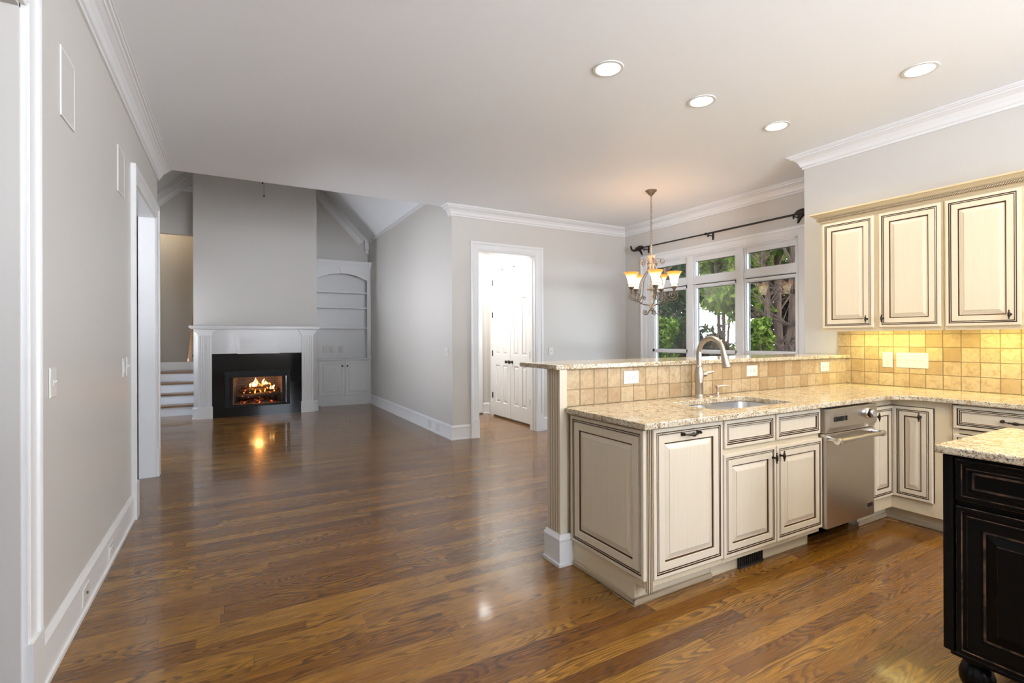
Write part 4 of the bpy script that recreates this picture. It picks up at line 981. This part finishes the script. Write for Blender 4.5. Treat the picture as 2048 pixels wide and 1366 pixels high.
for q in range(5):
    an = math.radians(-125+72*q); ca, sa = math.cos(an), math.sin(an)
    P3 = lambda rz: (cx+rz[0]*ca, cy_+rz[0]*sa, rz[1])
    am = MB()
    # main arm: hub -> out -> spiral under the cup
    main = bez((.015, 1.66), (.06, 1.70), (.10, 1.66), (.165, 1.715))+bez((.165, 1.715), (.185, 1.735), (.20, 1.728), (.23, 1.728), 6)[1:]+spiral((.235, 1.785), .057, .010, -math.pi/2, 1.9, 34)[1:]
    am.tube([P3(p_) for p_ in main], .0050, 7)
    # upper strap: top scroll -> down -> joins the arm, then inner curl
    top = spiral((.118, 2.175), .010, .034, math.pi*.2, -1.35, 22)+bez((.095, 2.205), (.05, 2.225), (.035, 2.18), (.034, 2.14), 8)
    am.tube([P3(p_) for p_ in top], .0040, 6)
    strap = bez((.034, 2.14), (.05, 2.03), (.115, 2.02), (.125, 1.93), 10)+bez((.125, 1.93), (.135, 1.80), (.15, 1.74), (.20, 1.735), 10)[1:]
    am.tube([P3(p_) for p_ in strap], .0046, 7)
    curl = bez((.15, 1.712), (.14, 1.77), (.10, 1.80), (.088, 1.765), 8)+spiral((.110, 1.762), .022, .006, math.pi, -1.4, 14)[1:]
    am.tube([P3(p_) for p_ in curl], .0038, 6)
    low = bez((.015, 1.64), (.05, 1.56), (.10, 1.545), (.105, 1.595), 10)+spiral((.087, 1.60), .018, .008, 0, .9, 10)[1:]
    am.tube([P3(p_) for p_ in low], .0046, 6)
    ao = am.build('arm', 'antique_silver', cn, smooth=True)
    X0, Y0 = cx+.25*ca, cy_+.25*sa
    MB().lathe([(.0, 1.806), (.008, 1.81), (.010, 1.822), (.020, 1.828), (.020, 1.834), (.010, 1.840), (.014, 1.85), (.030, 1.866), (.034, 1.882), (.030, 1.884), (0, 1.874)], (X0, Y0, 0), 18).build('candle_cup', 'antique_silver', cn, smooth=True)
    MB().lathe([(.026, 1.876), (.031, 1.890), (.036, 1.92), (.042, 1.955), (.052, 1.990), (.066, 2.020), (.084, 2.044), (.086, 2.048), (.082, 2.046), (.063, 2.022), (.049, 1.992), (.039, 1.956), (.033, 1.92), (.028, 1.892), (.0, 1.884)], (X0, Y0, 0), 28, cap=False).build('shade', 'shade_glass', cn, smooth=True)
    kb = MB()
    for j in range(5):
        a = 2*math.pi*j/5+an; kb.lathe([(0, -.007), (.006, -.004), (.007, 0), (.006, .004), (0, .007)], (X0+.040*math.cos(a), Y0+.040*math.sin(a), 1.905), 8)
    kb.build('shade_studs', 'antique_silver', cn, smooth=True)
    lamp('candle_bulb', 'POINT', (X0, Y0, 2.02), .8, (1, .82, .60), shadow_soft_size=.03)

# ------------------------------------------------------------------ curtain rod
cr_ = thing('curtain_rod', (5.30, 4.4, 2.62), 'dark iron curtain rod with curled finials above the window', 'curtain rod')
MB().tube([(5.30, 3.13, 2.618), (5.30, 4.32, 2.622)], .0115, 10).tube([(5.30, 4.30, 2.622), (5.30, 5.50, 2.628)], .0095, 10).tube([(5.30, 4.355, 2.622), (5.30, 4.372, 2.622)], .017, 10).build('pole', 'iron_black', cr_, smooth=True)
for s_, y0 in ((1, 5.50), (-1, 3.17)):
    fm = MB()
    fm.tube([(5.30, y0-.03*s_, 2.628), (5.30, y0, 2.63), (5.30, y0+.05*s_, 2.632), (5.30, y0+.10*s_, 2.622), (5.30, y0+.14*s_, 2.61), (5.30, y0+.18*s_, 2.61), (5.30, y0+.215*s_, 2.63), (5.30, y0+.23*s_, 2.66), (5.30, y0+.235*s_, 2.69)], [.014, .030, .036, .032, .020, .015, .015, .014, .011], 12)
    fm.tube([(5.30, y0+.08*s_, 2.62), (5.30, y0+.03*s_, 2.58), (5.30, y0-.005*s_, 2.52)], [.020, .018, .010], 10)
    fm.build('finial', 'iron_black', cr_, smooth=True)
for y in (5.46, 4.33, 3.22):
    MB().tube([(5.399, y, 2.60), (5.33, y, 2.60), (5.30, y, 2.608)], .007, 8).box(5.392, 5.399, y-.012, y+.012, 2.55, 2.65).tube([(5.30, y, 2.605), (5.30, y, 2.575)], .008, 8).build('bracket', 'iron_black', cr_)

# ------------------------------------------------------------------ ceiling fan high in the family room (its pull chains hang into view)
fn = thing('ceiling_fan', (.452, 8.4, 5.2), 'ceiling fan whose pull chain dangles before the chimney wall', 'ceiling fan')
FX, FY = .452, 8.4
MB().lathe([(0, 5.30), (.07, 5.28), (.05, 5.22), (.014, 5.20), (.014, 4.34), (.06, 4.32), (.11, 4.27), (.12, 4.18), (.09, 4.12), (.05, 4.06), (0, 4.04)][::-1], (FX, FY, 0), 24).build('motor', 'oil_bronze', fn, smooth=True)
for q in range(5):
    an = 2*math.pi*q/5
    M = Matrix.Translation((FX, FY, 4.2)) @ Matrix.Rotation(an, 4, 'Z') @ Matrix.Rotation(math.radians(11), 4, 'X')
    MB(M).prism([(.10, -.02), (.2, -.03), (.24, -.06), (.60, -.065), (.63, -.04), (.63, .04), (.60, .065), (.24, .06), (.2, .03), (.10, .02)], -.004, .004).build('blade', 'stair_oak', fn)
zc = 3.46
MB().tube([(FX, FY, 4.05), (FX, FY, zc)], .0022, 6).lathe([(0, zc-.020), (.010, zc-.014), (.013, zc-.006), (.010, zc+.002), (.003, zc+.008), (.003, zc+.02)], (FX, FY, 0), 12).build('pull_chain', 'oil_bronze', fn, smooth=True)
MB().tube([(FX-.02, FY, 4.05), (FX-.02, FY, 3.66)], .0022, 6).lathe([(0, 3.628), (.010, 3.635), (.011, 3.65), (.004, 3.668), (.003, 3.68)], (FX-.02, FY, 0), 12).build('pull_chain', 'oil_bronze', fn, smooth=True)

# ------------------------------------------------------------------ garden outside the dining window
MB().box(5.6, 40, -12, 40, -.9, -.55).build('ground', 'lawn', kind=S)
def leaves(mb, c, rad, n, size, rnd, squash=(1, 1, 1), clump=0):
    cl = [Vector((rnd.gauss(0, .5), rnd.gauss(0, .5), rnd.gauss(0, .5))) for _ in range(clump)] if clump else None
    for _ in range(n):
        while True:
            v = Vector((rnd.uniform(-1, 1), rnd.uniform(-1, 1), rnd.uniform(-1, 1)))
            if v.length < 1: break
        if cl: v = v*.42+cl[rnd.randrange(clump)]
        p = Vector(c)+Vector((v.x*rad*squash[0], v.y*rad*squash[1], v.z*rad*squash[2]))
        a = Vector((rnd.gauss(0, 1), rnd.gauss(0, 1), rnd.gauss(0, 1))).normalized(); b2 = a.orthogonal().normalized(); b2.rotate(Quaternion(a, rnd.uniform(0, 6.28)))
        s_ = size*rnd.uniform(.6, 1.4); cc_ = a.cross(b2)
        mb.add([p-b2*s_, p+cc_*s_*.42, p+b2*s_, p-cc_*s_*.42], [(0, 1, 2, 3)])
def tree(loc, hgt, tr, lean, crowns, leaf, label, kind_, n, size, seed, branches=10, clump=0, cat='tree', group=None, limbs=True):
    rnd = random.Random(seed); t = thing(kind_, loc, label, cat, group); L = Vector(loc)
    tk = MB(); pth = []; rs = []
    for i in range(9):
        u = i/8; pth.append(L+Vector((lean[0]*u+rnd.uniform(-.05, .05), lean[1]*u+rnd.uniform(-.05, .05), hgt*u))); rs.append(tr*(1-.75*u))
    tk.tube(pth, rs, 9)
    for _ in range(branches):
        u = rnd.uniform(.25, .95); p0 = pth[int(u*8)]; an = rnd.uniform(0, 6.28); ln = rnd.uniform(.4, 1.1)*hgt*.3
        d = Vector((math.cos(an), math.sin(an), rnd.uniform(.3, 1.3))).normalized(); mid = p0+d*ln*.5+Vector((rnd.uniform(-.1, .1), rnd.uniform(-.1, .1), 0))
        tk.tube([p0, mid, p0+d*ln+Vector((0, 0, .1))], [tr*.22, tr*.13, tr*.04], 6)
        for __ in range(3):
            d2 = (d+Vector((rnd.gauss(0, .5), rnd.gauss(0, .5), rnd.gauss(.1, .4)))).normalized(); tk.tube([mid, mid+d2*ln*.5], [tr*.10, tr*.03], 5)
    tk.build('trunk', 'bark', t, smooth=True, weld=False)
    lf = MB()
    for (dx, dy, dz, r) in crowns: leaves(lf, L+Vector((dx, dy, dz)), r, int(2.2*n/len(crowns)), size*1.15, rnd, (1, 1, .8), clump)
    lf.build('foliage', leaf, t, weld=False)
    return t
G0 = -.55
tree((11.8, 7.5, G0), 6.5, .13, (.2, .3), [(0, 0, 4.15, .8), (.2, -.7, 4.4, .8), (-.3, .9, 3.0, .55), (.2, .9, 4.6, .8)], 'leaf_bright', 'bright green leafy tree behind the right window panes', 'tree', 2600, .10, 1, clump=26)
tree((12.6, 9.8, G0), 7.0, .06, (-.3, .2), [(0, .3, 4.3, .7), (-.4, -.6, 3.1, .6), (.1, .6, 3.3, .6), (0, -.9, 1.2, .5)], 'leaf_bright', 'loose green tree seen through the middle window panes', 'tree', 2300, .10, 2, clump=22)
tree((10.8, 10.3, G0), 6.0, .12, (.1, .1), [(0, .3, 2.3, .9), (.2, .9, 3.2, .6), (-.1, 0, 1.2, .9)], 'leaf_dark', 'dense dark evergreen tree behind the left window panes', 'tree', 3000, .085, 3, clump=26)
tree((9.3, 9.2, G0), 2.6, .05, (0, 0), [(0, 0, 1.6, .45), (.2, .1, 2.1, .4), (-.1, -.1, 1.0, .45)], 'leaf_bright', 'light green shrub low in the left window pane', 'shrub', 1300, .065, 4, 6, clump=14, cat='shrub')
tree((8.7, 5.95, G0), 2.2, .04, (0, 0), [(0, 0, 1.2, .36), (.1, .15, 1.7, .30), (-.1, -.1, 2.0, .22)], 'leaf_bright', 'narrow bright green shrub at the foot of the right window pane', 'shrub', 1500, .05, 5, 6, clump=12, cat='shrub')
tree((10.4, 8.2, G0), 2.2, .05, (0, 0), [(0, 0, 1.3, .55), (.2, -.5, 1.1, .45), (0, .5, 1.5, .5)], 'leaf_brown', 'brownish bush low in the middle window pane', 'shrub', 1500, .07, 6, 8, clump=14, cat='shrub')
for i, (x, y, tr, ln, lab) in enumerate(((10.2, 6.75, .085, .25, 'slim bare trunk left of two in the right window pane'), (10.5, 6.5, .12, -.05, 'thickest bare trunk in the right window pane'),
                                       (9.4, 6.15, .04, .35, 'thin pale twiggy sapling in front of the right window trunks'), (12.0, 9.4, .045, -.4, 'thin leaning sapling in the middle window pane'), (9.6, 9.6, .04, .3, 'thin twiggy sapling in the left window pane'))):
    tree((x, y, G0), 5.5 if tr > .08 else 4.0, tr, (.2, ln), [(0, ln, 4.6, .7)], 'leaf_brown', lab, 'sapling' if tr < .08 else 'bare_tree', 350, .05, 20+i, 20, clump=10)
for i, (x, y, h_, lf, cr, lab) in enumerate(((15.0, 9.4, 9, 'leaf_brown', [(0, .3, 2.2, 1.0), (0, .9, 3.6, .9), (0, -.6, 3.2, 1.1), (0, -.3, 5.2, 1.5)], 'tall brownish tree far behind the right window panes'),
        (15.8, 12.2, 9, 'leaf_dark', [(0, 1.0, 1.5, .6), (0, -.7, 4.3, .8), (.2, .9, 4.6, .9)], 'far dark tree behind the middle window panes'),
        (15.5, 14.6, 9, 'leaf_dark', [(0, 0, 1.6, 1.3), (0, -.4, 3.3, 1.1), (0, 1.0, 4.4, 1.2)], 'far dark tree behind the left window panes'))):
    tree((x, y, G0), h_, .08, (0, 0), cr, lf, lab, 'tree', 2000, .13, 31+i, clump=24)
hd = MB(); rnd = random.Random(9)
for i in range(26): leaves(hd, (13.5+rnd.uniform(-1, 1), 3+i*.55, .1+rnd.uniform(-.3, .5)), .8, 150, .10, rnd)
hd.build('undergrowth', 'leaf_brown', label='low brown undergrowth along the back of the garden', cat='undergrowth', kind='stuff', weld=False)
